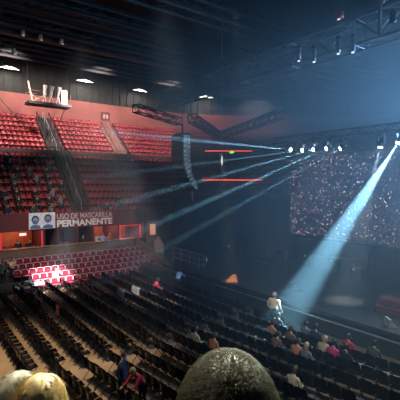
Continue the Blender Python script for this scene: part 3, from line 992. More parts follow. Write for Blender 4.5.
for i, (x, y, z, lab) in enumerate(((23.4, 26.4, 1.2, 'small amplifier with a tiny light at the back left of stage'), (24.9, 19.2, 1.2, 'small amplifier with a tiny light under the video wall'),
                                   (23.5, 14.2, 1.2, 'small amplifier with a tiny light on stage right of the bright beam'), (24.8, 16.8, 1.2, 'small amplifier with a tiny light behind the bright beam'))):
    r = thing('amplifier', lab, 'amplifier', (x, y, z), 0, 'amplifiers on stage')
    bb = MB(); bb.box((0, 0, 0.45), (0.5, 0.8, 0.9), None, 0.03); bb.build('cabinet', M_BLACK, r)
    bb = MB(); bb.box((-0.26, 0, 0.38), (0.02, 0.7, 0.66)); bb.build('grille', mat('amp_cloth', (0.08, 0.07, 0.06), 0.9), r)
    bb = MB(); bb.box((-0.26, 0.15, 0.82), (0.03, 0.06, 0.05)); bb.build('pilot_light', M_SMALLW, r)

# -------------------------------------------------------------- floor chairs
ch = thing('folding_chair', 'x', 'chair', (0, 0, 0), 0, 'black folding chairs on the arena floor')


def chair_bits():
    out = []
    bb = MB()
    rows = []
    for k in range(5):
        x = -0.20 + 0.40 * k / 4
        rows.append([(x, 0.205 * y * (1 - 0.08 * (k == 4)), 0.45 + 0.015 * (abs(y) ** 2) - 0.012 * math.sin(k / 4 * PI)) for y in (-1, -0.5, 0, 0.5, 1)])
    bb.grid(rows, 0.035)
    out.append(('seat', bb.mesh('seat', M_CHAIR, True)))
    bb = MB()
    rows = []
    for k in range(6):
        z = 0.56 + 0.30 * k / 5
        hw = 0.215 * (1 - 0.22 * max(0, (k - 3) / 2) ** 2)
        rows.append([(-0.20 - 0.10 * (z - 0.45) - 0.035 * (1 - y * y), hw * y, z + (0.012 * (1 - y * y) if k == 5 else 0)) for y in (-1, -0.6, -0.2, 0.2, 0.6, 1)])
    bb.grid(rows, 0.03)
    out.append(('backrest', bb.mesh('backrest', M_CHAIR, True)))
    for s in (-1, 1):
        bb = MB(); bb.tube([(0.22, 0.215 * s, 0), (-0.16, 0.215 * s, 0.52), (-0.235, 0.205 * s, 0.82)], 0.013, 5)
        out.append(('leg', bb.mesh('front_leg', M_STEEL)))
        bb = MB(); bb.tube([(-0.27, 0.19 * s, 0), (0.14, 0.19 * s, 0.44)], 0.013, 5)
        out.append(('leg', bb.mesh('rear_leg', M_STEEL)))
    bb = MB(); bb.tube([(-0.21, -0.19, 0.07), (-0.21, 0.19, 0.07)], 0.010, 5)
    out.append(('crossbar', bb.mesh('rear_crossbar', M_STEEL)))
    bb = MB(); bb.tube([(0.15, -0.215, 0.10), (0.15, 0.215, 0.10)], 0.010, 5)
    out.append(('crossbar', bb.mesh('front_crossbar', M_STEEL)))
    for nm, me in out:
        me.transform(Matrix.Diagonal((1.16, 1.12, 1.17, 1)))
    return out


BITS = chair_bits()
for nm, me in BITS:
    link(nm, me, ch)
note_kids(ch)
# one mesh with the same shapes, for the chairs too far to show parts
bm = bmesh.new()
cm = bpy.data.meshes.new('folding_chair_far')
cm.materials.append(M_CHAIR); cm.materials.append(M_STEEL)
for nm, me in BITS:
    n0 = len(bm.faces)
    bm.from_mesh(me)
    bm.faces.ensure_lookup_table()
    for f in bm.faces[n0:]:
        f.material_index = 0 if nm in ('seat', 'backrest') else 1
        f.smooth = nm in ('seat', 'backrest')
bm.to_mesh(cm); bm.free()

PEOPLE_ON_FLOOR = []      # (x, y) where seated people take a chair; filled below
spots = []
for k in range(12):
    x0 = 3.70 + 1.03 * k
    n = 0
    for j in range(25):
        y = 15.75 + 0.50 * j
        ymax = (27.0 if k < 2 else 27.9) if k < 9 else 27.9 - 0.5 * (k - 9)
        if y > ymax:
            break
        if x0 > 14.4 and y < 22:
            pass
        P = V((x0 + 0.03 * math.sin(3.1 * j + k), y, 0))
        if seen(P + V((0, 0, 0.5)), 6):
            spots.append(('far', k + 1, j + 1, P, random.uniform(-0.05, 0.05)))
ROT2 = 0.085
for k in range(13):
    x0 = 2.50 + 1.03 * k
    for j in range(26):
        t = 0.50 * j
        P = V((x0 + math.sin(ROT2) * t, 14.30 - math.cos(ROT2) * t + 0.02 * k, 0))
        if P.x > 15.0:
            continue
        if seen(P + V((0, 0, 0.5)), 6) and project(P + V((0, 0, 0.8)))[1] < 404:
            spots.append(('near', k + 1, j + 1, P, ROT2 + random.uniform(-0.05, 0.05)))
first_row = {bl: min(s[1] for s in spots if s[0] == bl) for bl in ('far', 'near')}
spots.sort(key=lambda s: (s[3] - EYE).length)
first = True
print('floor chairs', len(spots))
for idx, (bl, k, j, P, rz) in enumerate(spots[:300]):
    lab = 'black folding chair of the %s block, %s row from left, %s from cross aisle' % (bl, ordw(k - first_row[bl] + 1), ordw(j))
    if idx < 170:
        o = ch if first else copy_tree(ch)
        first = False
        o.location = P
        o.rotation_euler = (0, 0, rz)
        o['label'] = lab
    else:
        o = link('folding_chair', cm, None, P, rz)
        tag(o, lab, 'chair', 'black folding chairs on the arena floor')
if len(spots) > 300:
    bm = bmesh.new()
    for (bl, k, j, P, rz) in spots[300:]:
        n0 = len(bm.verts)
        bm.from_mesh(cm)
        bm.verts.ensure_lookup_table()
        mt = Matrix.Translation(P) @ Matrix.Rotation(rz, 4, 'Z')
        for v in bm.verts[n0:]:
            v.co = mt @ v.co
    me = bpy.data.meshes.new('distant_chairs'); bm.to_mesh(me); bm.free()
    me.materials.append(M_CHAIR); me.materials.append(M_STEEL)
    tag(link('distant_chairs', me), 'farthest black folding chairs before the lower red stand', 'chairs', None, 'stuff')


def near_chair(x, y):
    return min(spots, key=lambda s: (s[3] - V((x, y, 0))).length)

# ------------------------------------------------------------------ people
def skin_body(joints, edges, root):
    """joints: name -> (pos, radius); one skinned surface with subdivision"""
    names = list(joints)
    ix = {n: i for i, n in enumerate(names)}
    me = bpy.data.meshes.new('skeleton')
    me.from_pydata([joints[n][0] for n in names], [(ix[a], ix[c]) for a, c in edges], [])
    o = bpy.data.objects.new('skeleton', me)
    COL.objects.link(o)
    o.modifiers.new('skin', 'SKIN')
    for n in names:
        sv = me.skin_vertices[0].data[ix[n]]
        sv.radius = (joints[n][1], joints[n][1])
        sv.use_root = (n == root)
    su = o.modifiers.new('sub', 'SUBSURF')
    su.levels = su.render_levels = 1
    dg = bpy.context.evaluated_depsgraph_get()
    out = bpy.data.meshes.new_from_object(o.evaluated_get(dg))
    bpy.data.objects.remove(o)
    return out


def pose_joints(kind, v=0):
    """facing +X; v varies the arms"""
    J = {}
    if kind == 'stand':
        P, hz = V((0, 0, 0.95)), 0.95
        J['pelvis'] = (P, 0.135)
        lean = V((0.00, 0, 0)) if v != 2 else V((0.28, 0, -0.10))
        J['waist'] = (V((0.0, 0, 1.12)) + lean * 0.3, 0.118)
        J['chest'] = (V((0.0, 0, 1.33)) + lean * 0.8, 0.135)
        J['neck0'] = (V((0.0, 0, 1.47)) + lean, 0.062)
        J['neck1'] = (V((0.025, 0, 1.56)) + lean * 1.25, 0.050)
        sh = V((0, 0, 1.42)) + lean * 0.9
        for s, n in ((1, 'l'), (-1, 'r')):
            J['sho' + n] = (sh + V((0, 0.175 * s, 0)), 0.062)
            if v == 0:
                el, wr = sh + V((-0.03, 0.25 * s, -0.29)), sh + V((0.10, 0.24 * s, -0.52))
            elif v == 1:
                el, wr = sh + V((0.06, 0.24 * s, -0.28)), sh + V((0.28, 0.14 * s, -0.22))
            else:
                el, wr = sh + V((0.18, 0.22 * s, -0.26)), sh + V((0.40, 0.16 * s, -0.32))
            J['elb' + n] = (el, 0.046)
            J['wri' + n] = (wr, 0.031)
            J['hip' + n] = (V((0, 0.095 * s, 0.88)), 0.095)
            J['kne' + n] = (V((0.03, 0.11 * s, 0.50)), 0.062)
            J['ank' + n] = (V((-0.02, 0.12 * s, 0.09)), 0.042)
            J['toe' + n] = (V((0.17, 0.14 * s, 0.040)), 0.036)
    else:
        J['pelvis'] = (V((0, 0, 0.56)), 0.135)
        lean = V((0.0, 0, 0)) if v != 2 else V((0.14, 0, -0.03))
        J['waist'] = (V((-0.03, 0, 0.74)) + lean * 0.3, 0.122)
        J['chest'] = (V((-0.03, 0, 0.94)) + lean * 0.8, 0.135)
        J['neck0'] = (V((0.0, 0, 1.08)) + lean, 0.062)
        J['neck1'] = (V((0.03, 0, 1.17)) + lean * 1.2, 0.050)
        sh = V((-0.02, 0, 1.03)) + lean * 0.9
        for s, n in ((1, 'l'), (-1, 'r')):
            J['sho' + n] = (sh + V((0, 0.175 * s, 0)), 0.062)
            if v == 1 and s == 1:
                el, wr = sh + V((0.20, 0.22 * s, -0.16)), sh + V((0.30, 0.12 * s, 0.08))
            else:
                el, wr = sh + V((0.04, 0.23 * s, -0.28)), sh + V((0.28, 0.14 * s, -0.36))
            J['elb' + n] = (el, 0.046)
            J['wri' + n] = (wr, 0.031)
            J['hip' + n] = (V((0.06, 0.10 * s, 0.54)), 0.095)
            J['kne' + n] = (V((0.45, 0.12 * s, 0.52)), 0.065)
            J['ank' + n] = (V((0.42, 0.12 * s, 0.09)), 0.042)
            J['toe' + n] = (V((0.60, 0.14 * s, 0.040)), 0.036)
    E = [('pelvis', 'waist'), ('waist', 'chest'), ('chest', 'neck0'), ('neck0', 'neck1')]
    for n in 'lr':
        E += [('chest', 'sho' + n), ('sho' + n, 'elb' + n), ('elb' + n, 'wri' + n), ('pelvis', 'hip' + n), ('hip' + n, 'kne' + n), ('kne' + n, 'ank' + n), ('ank' + n, 'toe' + n)]
    return J, E


def head_into(bm, c, R, slots=(0, 3, 4), sub=3):
    """head with nose, ears, eyes, mouth; R: rotation; c: centre. returns nothing"""
    bb = MB(); bb.bm.free(); bb.bm = bm
    bb.slot = slots[0]
    g = bmesh.ops.create_icosphere(bm, subdivisions=sub, radius=1)
    for v in g['verts']:
        p = v.co.copy()
        x, y, z = p
        wx = 0.097 if x > 0 else 0.102
        q = V((x * wx, y * 0.077, z * 0.122))
        if z < 0:                                   # jaw narrows and comes forward
            q.y *= 1 + 0.28 * z
            q.x = q.x * (1 + 0.18 * z) + 0.018 * -z
        if x > 0.82:
            q.x -= 0.010 * (x - 0.82) / 0.18
        if x > 0.6 and abs(y) < 0.30 and -0.35 < z < 0.12:   # nose ridge
            k = (1 - abs(y) / 0.30) * max(0, min(1, (0.12 - z) / 0.35))
            q.x += 0.030 * k
        if x > 0.6 and 0.15 < abs(y) < 0.6 and -0.05 < z < 0.2:  # eye hollows
            q.x -= 0.008
        v.co = c + R @ q
    for f in {f for v in g['verts'] for f in v.link_faces}:
        f.material_index = slots[0]
    for s in (-1, 1):
        bb.slot = slots[0]
        bb.ellipsoid(c + R @ V((-0.005, 0.079 * s, -0.008)), (0.018, 0.010, 0.032), 1, R)
        bb.slot = slots[1]
        bb.ellipsoid(c + R @ V((0.083, 0.031 * s, 0.012)), (0.008, 0.014, 0.008), 1, R)
    bb.slot = slots[2]
    bb.ellipsoid(c + R @ V((0.088, 0, -0.058)), (0.010, 0.024, 0.007), 1, R)


def hand_into(bm, w, d, up, slot=0):
    """palm and five bent fingers from the wrist w along d"""
    d = d.normalized(); side = d.cross(up).normalized(); up = side.cross(d)
    bb = MB(); bb.bm.free(); bb.bm = bm; bb.slot = slot
    R = Matrix((d, side, up)).transposed()
    bb.ellipsoid(w + d * 0.045, (0.055, 0.040, 0.016), 2, R)
    for k, L in enumerate((0.062, 0.074, 0.070, 0.055)):
        p = w + d * 0.085 + side * (0.027 - 0.018 * k)
        q = p + d * L * 0.5 - up * 0.008
        bb.tube([p - d * 0.02, q, q + d * L * 0.4 - up * L * 0.35], 0.0085, 5, 0.0065)
    p = w + d * 0.03 + side * 0.034
    bb.tube([p, p + d * 0.03 + side * 0.022, p + d * 0.058 + side * 0.018 - up * 0.01], 0.010, 5, 0.007)


_poses = {}


def body_mesh(kind, v, turn, nod):
    """slots: 0 skin 1 top 2 trousers 3 eyes 4 lips 5 shoes"""
    key = (kind, v, turn, nod)
    if key in _poses:
        return _poses[key]
    J, E = pose_joints(kind, v)
    me = skin_body(J, E, 'pelvis')
    bm = bmesh.new(); bm.from_mesh(me)
    segs = []
    for a, c in E:
        if a[:3] == 'elb':
            sl = 1
        elif c[:4] == 'neck' and a[:4] == 'neck':
            sl = 0
        elif c[:3] == 'toe':
            sl = 5
        elif a in ('pelvis',) and c == 'waist':
            sl = 1
        elif a[:3] in ('hip', 'kne') or c[:3] == 'hip':
            sl = 2
        else:
            sl = 1
        segs.append((J[a][0], J[c][0], sl))
    for f in bm.faces:
        p = f.calc_center_median()
        best = None
        for a, c, sl in segs:
            d = c - a
            t = max(0, min(1, (p - a).dot(d) / d.dot(d)))
            dist = (p - a - d * t).length
            if best is None or dist < best[0]:
                best = (dist, sl)
        f.material_index = best[1]
    n1, n0 = J['neck1'][0], J['neck0'][0]
    R = Matrix.Rotation(turn, 3, 'Z') @ Matrix.Rotation(nod, 3, 'Y')
    hc = n1 + V((0.02, 0, 0.085))
    head_into(bm, hc, R, sub=3)
    for n in 'lr':
        w, e = J['wri' + n][0], J['elb' + n][0]
        hand_into(bm, w, w - e, V((0, 0, 1)) if abs((w - e).normalized().z) < 0.8 else V((1, 0, 0)))
    out = bpy.data.meshes.new('body'); bm.to_mesh(out); bm.free()
    for p in out.polygons:
        p.use_smooth = True
    _poses[key] = (out, hc, R)
    return _poses[key]


def hair_mesh(style):
    """local to the head centre, facing +X"""
    bb = MB()
    g = bmesh.ops.create_icosphere(bb.bm, subdivisions=3, radius=1)
    kill = []
    for v in g['verts']:
        x, y, z = v.co
        lim = 0.35 + 0.0 * x if x > 0.35 else (-0.05 if x > -0.1 else (-0.55 if style != 'long' else -0.75))
        if z < lim:
            kill.append(v)
        t = 1.13 if style != 'cap' else 1.08
        v.co = V((x * 0.100 * t - 0.004, y * 0.080 * t, z * 0.124 * t))
    bmesh.ops.delete(bb.bm, geom=kill, context='VERTS')
    if style == 'long':
        rows = []
        for k in range(6):
            z = -0.02 - 0.06 * k
            rows.append([(-0.075 * math.cos(a) - 0.02 - 0.01 * math.sin(k), (0.088 + 0.004 * k) * math.sin(a), z) for a in [(-1.5 + 3.0 * q / 10) for q in range(11)]])
        bb.grid(rows, 0.02)
    if style == 'bun':
        bb.ellipsoid((-0.11, 0, 0.06), (0.045, 0.045, 0.045), 2)
    if style == 'cap':
        bb.grid([[(0.09 + 0.07 * k, 0.075 * y * (1 - 0.25 * k), 0.055 - 0.015 * k * k - 0.01 * y * y) for y in (-1, -0.5, 0, 0.5, 1)] for k in (0, 0.5, 1)], 0.008)
    return bb.mesh('hair', M_BLACK, True)


_hair = {}
HAIRM = {'black': mat('hair_black', (0.015, 0.012, 0.011), 0.5), 'brown': mat('hair_brown', (0.07, 0.04, 0.022), 0.5),
         'blond': mat('hair_blond', (0.50, 0.36, 0.17), 0.5), 'grey': mat('hair_grey', (0.35, 0.34, 0.32), 0.5)}
CLOTH = {}


def cloth(name, col):
    return mat('cloth_' + name, col, 0.85, var=0.1, scale=14)


C_NAVY = cloth('navy', (0.02, 0.03, 0.06)); C_BLK = cloth('black', (0.015, 0.015, 0.018)); C_RED = cloth('red', (0.55, 0.03, 0.06))
C_PINK = cloth('pink', (0.75, 0.06, 0.16)); C_TAN = cloth('tan', (0.55, 0.40, 0.24)); C_KHAKI = cloth('khaki', (0.62, 0.52, 0.34))
C_WHITE = cloth('white', (0.72, 0.72, 0.72)); C_GREY = cloth('grey', (0.16, 0.17, 0.18)); C_DENIM = cloth('denim', (0.05, 0.07, 0.13))
C_ORANGE = cloth('orange', (0.55, 0.20, 0.08)); C_BROWN = cloth('brown', (0.18, 0.10, 0.06)); C_GREEN = cloth('green', (0.05, 0.09, 0.06)); C_BLUE = cloth('blue', (0.30, 0.46, 0.75))
M_SHOE = mat('shoe_dark', (0.02, 0.02, 0.02), 0.5)


def person(label, loc, rz, kind='sit', v=0, top=C_BLK, legs=C_BLK, hair='black', style='short', turn=0.0, nod=0.0, group=None, mask=False, scale=1.0, bulk=1.14):
    base, hc, R = body_mesh(kind, v, turn, nod)
    o = link('person', base.copy(), None, loc, rz)
    o.scale = (scale * bulk, scale * bulk, scale)
    for m in (M_SKIN, top, legs, M_EYE, M_LIP, M_SHOE):
        o.data.materials.append(m)
    if style not in _hair:
        _hair[style] = hair_mesh(style)
    h = link('cap' if style == 'cap' else 'hair', _hair[style].copy(), o)
    h.data.materials.clear(); h.data.materials.append(HAIRM[hair] if style != 'cap' else C_NAVY)
    h.matrix_parent_inverse = Matrix.Identity(4)
    h.location = hc
    h.rotation_euler = R.to_euler()
    if mask:
        bb = MB()
        bb.grid([[(0.098 - 0.06 * abs(y) ** 2, 0.072 * y, -0.012 - 0.085 * k / 3) for y in (-1, -0.5, 0, 0.5, 1)] for k in range(4)], 0.012)
        mm = bb.build('face_mask', C_WHITE, o, True)
        mm.location = hc; mm.rotation_euler = R.to_euler()
    tag(o, label, 'person', group)
    return o


def on_chair(x, y):
    bl, k, j, P, rz = near_chair(x, y)
    return P + V((0.02, 0, 0.06)), rz


# pair standing in the nearest chair rows
person('person standing among near chairs in a dark navy jacket and white face mask', (5.75, 12.05, 0), -0.9, 'stand', 0, C_NAVY, C_BLK, 'black', 'short', -0.8, 0.1, mask=True, scale=1.06)
person('person in red jacket with blond hair beside the navy jacket person', (6.25, 11.55, 0), 3.3, 'stand', 2, C_RED, C_BLK, 'blond', 'long', 0.2, 0.2, scale=0.92)
# man in the light before the stage
person('person standing in a khaki jacket at the foot of the bright beam', (15.35, 14.0, 0), 0.2, 'stand', 0, C_KHAKI, C_BLK, 'grey', 'short', 0.1, scale=1.06, bulk=1.35)
person('person sitting dark clothed with white cap right beside the khaki jacket person', (14.2, 12.7, 0), 0.1, 'sit', 0, C_GREY, C_BLK, 'grey', 'short')
CROWD = [(13.15, 11.07, C_BROWN, 'brown', 'person in brown seated where the bright beam lands'), (13.95, 11.25, C_GREY, 'black', 'person in grey seated nearest the beam landing at stage side'),
         (13.5, 9.69, C_TAN, 'blond', 'blond person in tan seated left of the pink jacket'), (13.74, 9.25, C_PINK, 'black', 'person in bright pink jacket seated in front rows'),
         (14.23, 8.89, C_RED, 'brown', 'person in dull red seated right of the pink jacket'), (12.46, 9.83, C_ORANGE, 'brown', 'person in orange top seated behind the blond person'),
         (12.65, 9.35, C_GREY, 'blond', 'fair haired person in grey seated beside the orange top'), (13.8, 8.5, C_BLK, 'black', 'person in black seated right of the dull red top'),
         (14.4, 8.1, C_GREEN, 'black', 'person in dark green seated rightmost of the front group'), (14.4, 10.6, C_NAVY, 'black', 'person in navy seated at front, before the pink jacket'),
         (13.1, 12.0, C_ORANGE, 'black', 'person in orange brown seated left of the khaki jacket crowd'), (12.4, 10.9, C_BROWN, 'black', 'person in brown seated one row behind the beam landing')]
used = set()
for i, (x, y, c, h, lab) in enumerate(CROWD):
    P, rz = on_chair(x, y)
    key = (round(P.x, 2), round(P.y, 2))
    if key in used:
        P, rz = on_chair(x - 0.9, y + 0.4)
    used.add(key)
    person(lab, P, rz, 'sit', i % 3, c, C_DENIM if i % 2 else C_BLK, h, 'long' if h == 'blond' else ('bun' if i % 4 == 3 else 'short'), 0.3 * math.sin(i * 2.1), 0.1)
for (x, y, c, lab, v) in ((10.37, 12.6, C_ORANGE, 'person in orange sitting alone beyond the big foreground head', 2), (9.75, 13.2, C_TAN, 'person in tan sitting left of the lone orange person', 0),
                          (9.85, 8.47, C_TAN, 'person in tan sitting just right of the big foreground head', 1)):
    P, rz = on_chair(x, y)
    person(lab, P, rz, 'sit', v, c, C_BLK, 'brown', 'short', 0.6, 0.2)
person('person bending in a pale blue shirt by the far stage corner', (15.0, 22.6, 0), 0.5, 'stand', 2, C_BLUE, C_NAVY, 'black', 'short')
P, rz = on_chair(13.2, 22.1)
person('person in bright red seated beside the white cloths near stage corner', P, rz, 'sit', 2, C_PINK, C_RED, 'brown', 'short')
# left edge group by the lower stand
person('person in tan jacket standing at left edge before the lower stand', (6.02, 30.55, 0.54), -0.9, 'stand', 1, C_TAN, C_BLK, 'black', 'short')
person('person in dark top with yellow light at the left edge of photo', (5.45, 30.55, 0.54), -0.9, 'stand', 0, C_GREEN, C_BLK, 'brown', 'short', scale=0.97)
P, rz = on_chair(6.0, 24.4)
person('dark dressed person sitting at a row end nearer the camera than the pale table', P, rz, 'sit', 2, C_BLK, C_BLK, 'black', 'short', 0.4)
P, rz = on_chair(5.9, 26.2)
person('person sitting in navy just in front of the pale lit table', P, rz, 'sit', 0, C_NAVY, C_BLK, 'black', 'short')
person('person in white sitting in the lower stand under the white spot', (8.75, 29.3, 0.1), -1.57, 'sit', 1, C_WHITE, C_WHITE, 'black', 'short')
# box guests and people at the corner
for (x, y, c, h, lab, m) in ((7.2, 34.25, C_BLK, 'black', 'left one of two dark people sitting in the far left box', 0), (8.0, 34.25, C_BLK, 'black', 'right one of two dark people sitting in the far left box', 2),
                          (12.55, 34.25, C_BLK, 'black', 'dark dressed person in the shadowed box under the banner', 0), (13.2 + 0.55, 34.25, C_WHITE, 'black', 'person in white sitting leftmost in the box under the banner end', 1),
                          (14.4, 34.25, C_BLUE, 'black', 'person in blue sitting in the box under the banner end', 0), (15.0, 34.25, C_ORANGE, 'blond', 'person in orange sitting rightmost under the banner end', 2)):
    person(lab, (x, y - 0.18, 1.75), -1.57, 'sit', m, c, C_BLK, h, 'short', 0.2)
person('tall person in black standing at the right end of lower stand', (17.80, 29.9, 0.0), -2.0, 'stand', 0, C_BLK, C_BLK, 'black', 'short', scale=1.06)
person('person in white shirt standing beside the tan screen panel', (18.05, 30.3, 0.0), -1.9, 'stand', 1, C_WHITE, C_BLK, 'black', 'short')
# stage hand at right edge
person('person in orange-lit top standing on stage at the right edge of photo', (22.6, 10.5, 1.2), 2.6, 'stand', 1, C_ORANGE, C_BLK, 'black', 'short')  # orange light on the top put into its cloth colour
# audience in the left part of the upper tier
rnd = random.Random(4)
tops = [(C_BLK, 'black'), (C_NAVY, 'navy'), (C_GREEN, 'dark green'), (C_BLK, 'black'), (C_GREY, 'grey'), (C_NAVY, 'navy')]
seats_left = [c for c in cand if c[0] < 8 and 4.0 < c[3][1].x < 11.9 and project(c[3][1] + V((0, 0, 0.7)))[0] > 1]
rnd.shuffle(seats_left)
takenp = []
k = 0
for (ri, side, j, (s, P, rz)) in seats_left:
    w = 1.0 if P.x < 8.0 else 0.45
    if rnd.random() > w or any((P - q).length < 0.62 for q in takenp):
        continue
    takenp.append(P)
    c, nm = tops[k % 6]
    person('person in %s in %s row above balcony rail, %s seat left of stairway' % (nm, ordw(ri + 1), ordw(j)), P + V((0, -0.05, -0.05)), -1.57, 'sit', k % 3, c, C_BLK if k % 2 else C_DENIM, 'black' if k % 3 else 'brown', 'short', rnd.uniform(-0.5, 0.5), 0.15, 'audience in the upper tier')
    k += 1
    if k >= 26:
        break
for (x, ri, lab) in ((15.2, 0, 'lone dark person right of the stairway just above the banner end'), (16.5, 1, 'dark person standing out alone two seats past the banner end')):
    q = min([c for c in cand if c[0] == ri], key=lambda c: abs(c[3][1].x - x))
    person(lab, q[3][1] + V((0, -0.05, -0.05)), -1.57, 'sit', 0, C_BLK, C_BLK, 'black', 'short')

# ------------------------------------------------------- small floor things
tb = thing('control_table', 'pale lit table with equipment before the lower stand at left', 'table', (6.5, 26.9 + 1.0, 0), 0.25)
bb = MB(); bb.box((0, 0, 0.74), (1.8, 0.8, 0.05), None, 0.01); bb.build('tabletop', mat('table_pale', (0.45, 0.62, 0.58), 0.5), tb)
for sx in (-0.8, 0.8):
    for sy in (-0.33, 0.33):
        bb = MB(); bb.tube([(sx, sy, 0), (sx, sy, 0.72)], 0.025, 6); bb.build('leg', M_STEEL, tb)
r = thing('mixing_desk', 'dark mixing desk on the pale lit table', 'mixing desk', (6.35, 27.95, 0.765), 0.25)
bb = MB(); bb.poly_prism([(-0.5, -0.25, 0), (-0.5, 0.3, 0), (-0.5, 0.3, 0.16), (-0.5, -0.25, 0.06)], (1.0, 0, 0)); bb.build('console', M_BLACK, r)
bb = MB()
for k in range(10):
    bb.box((-0.4 + 0.09 * k, 0.0, 0.125), (0.02, 0.3, 0.015), Matrix.Rotation(0.18, 3, 'X'))
bb.build('faders', M_ALU, r)
b = MB()
b.tube([(7.2, 28.1, 0), (7.2, 28.1, 0.9), (8.0, 27.7, 0.5), (8.3, 27.6, 0.05)], 0.03, 6)
tag(b.build('bent_rail', M_ALU), 'thin bent metal rail beside the pale lit table', 'rail')
for (x, y, lab) in ((11.27, 22.17, 'white cloth lying over chairs, left of two near stage corner'), (12.39, 22.25, 'white cloth lying over chairs, right of two near the red person')):
    P, rz = on_chair(x, y)
    bb = MB()
    rows = []
    for i in range(8):
        t = i / 7
        if t < 0.5:
            xx, zz = P.x - 0.40 + 0.04 * t, 0.56 + 0.98 * t
        else:
            xx, zz = P.x - 0.40 + (t - 0.42) * 1.05, 1.07 - (t - 0.5) * 0.75
        rows.append([(xx, P.y - 0.50 + 1.0 * q / 7, max(0.60, zz) + 0.014 * math.sin(q * 2.3 + i)) for q in range(8)])
    bb.grid(rows, 0.012)
    tag(bb.build('white_cloth', M_WHITE, None, True), lab, 'cloth', 'white cloths on chairs')
P, rz = on_chair(6.7, 21.2)
bb = MB()
bb.grid([[(P.x - 0.40 + 0.02 * math.sin(q), P.y - 0.25 + 0.5 * q / 6, z) for q in range(7)] for z in (0.56, 0.68, 0.80, 0.92, 1.06)] + [[(P.x - 0.24, P.y - 0.25 + 0.5 * q / 6, 1.06) for q in range(7)], [(P.x - 0.20, P.y - 0.25 + 0.5 * q / 6, 0.7) for q in range(7)]], 0.012)
tag(bb.build('pink_lit_cover', mat('pink_light_tint', (0.55, 0.16, 0.20), 0.8), None, True), 'dull pink cover on a chair back standing for pink-lit seats, third row', 'cover')  # pink light on the seats put into an added cover

# ---------------------------------------------- row in front of the camera
FW = V((0.6, 0.8, 0)); RT = V((0.8, -0.6, 0))
b = MB()
rr = Matrix.Rotation(math.atan2(FW.y, FW.x), 3, 'Z')
b.box(FW * 0.45 + V((0, 0, 2.9)), (3.6, 9, 5.8), rr)
struct(b.build('floor_near_tier', M_DARKC))
azf = math.atan2(FW.y, FW.x)


def hair_curves(parent, centre, R, n, length, rad, m, flow, seed):
    rg = random.Random(seed)
    cu = bpy.data.curves.new('hair_strands', 'CURVE'); cu.dimensions = '3D'; cu.bevel_depth = rad; cu.bevel_resolution = 0; cu.use_fill_caps = False
    cu.materials.append(m)
    for _ in range(n):
        while True:
            d = V((rg.gauss(0, 1), rg.gauss(0, 1), rg.gauss(0, 1))).normalized()
            lim = 0.30 if d.x > 0.35 else (-0.1 if d.x > -0.1 else -0.6)
            if d.z > lim:
                break
        p = V((d.x * 0.110, d.y * 0.088, d.z * 0.134))
        nrm = V((d.x / 0.110, d.y / 0.088, d.z / 0.134)).normalized()
        pts = []
        long_ = length > 0.06
        lift = rg.uniform(1.02, 1.12)
        part = 1 if d.y > rg.uniform(-0.15, 0.15) else -1
        for k in range(5):
            pts.append(p.copy())
            nn = V((p.x / 0.110 ** 2, p.y / 0.088 ** 2, p.z / 0.134 ** 2)).normalized()
            if long_:
                t = V((-0.35, 0.9 * part if abs(d.y) < 0.5 else 0.0, -0.9)) + V((rg.uniform(-.15, .15), rg.uniform(-.15, .15), rg.uniform(-.1, .1)))
                t = (t - nn * t.dot(nn)).normalized() if p.z > -0.02 else V((0, 0, -1)) + V((rg.uniform(-.1, .1), rg.uniform(-.1, .1), 0))
                p = p + t * length / 4
                if p.z > -0.02:
                    e = math.sqrt((p.x / 0.110) ** 2 + (p.y / 0.088) ** 2 + (p.z / 0.134) ** 2)
                    p = p * (lift / e)
            else:
                t = V((0.3, 0.2, -0.8)) + V((rg.uniform(-.5, .5), rg.uniform(-.5, .5), rg.uniform(-.5, .5)))
                t = t - nn * t.dot(nn)
                p = p + (t.normalized() * 0.85 + nn * (0.75 if k < 2 else 0.25)).normalized() * length / 4
        sp = cu.splines.new('POLY'); sp.points.add(4)
        for k, q in enumerate(pts):
            sp.points[k].co = (*q, 1)
            sp.points[k].radius = 1.0 - 0.18 * k
    o = to_mesh_object(link('hair_strands', cu, parent))
    o.location = centre; o.rotation_euler = R.to_euler()
    return o


def down_flow(d):
    t = V((-0.25, 0, -1)) 
    return (t - d * t.dot(d) * 0.9 + V((0, d.y * 0.4, 0))).normalized()


def front_person(label, depth, side, top_z, style, hairm, topm, length, n, rad, turn, seed, scale=1.0):
    # seated body in the row below, head top at top_z
    base, hc, R = body_mesh('sit', 0, turn, 0.05)
    zt = (hc.z + 0.14) * scale
    P = FW * depth + RT * side
    o = link('person', base.copy(), None, (P.x, P.y, top_z - zt), azf)
    o.scale = (scale, scale * (1.07 if style == 'short' else 1.0), scale)
    for m in (M_SKIN, topm, C_BLK, M_EYE, M_LIP, M_SHOE):
        o.data.materials.append(m)
    h = link('hair', hair_mesh(style), o)
    h.data.materials.clear(); h.data.materials.append(hairm)
    h.location = hc; h.rotation_euler = R.to_euler()
    hair_curves(o, hc, R, n, length, rad, hairm, down_flow, seed)
    tag(o, label, 'person')
    s = thing('spectator_chair', 'chair under the ' + label, 'chair', (P.x, P.y, 0), azf)
    z0 = top_z - zt
    bb = MB(); bb.box((0.03, 0, z0 + 0.40), (0.45, 0.44, 0.06), None, 0.02); bb.build('seat', M_SEAT, s)
    bb = MB(); bb.box((0, 0, (5.8 + z0 + 0.38) / 2), (0.1, 0.1, z0 + 0.38 - 5.8)); bb.build('pedestal', M_BLKST, s)
    return o


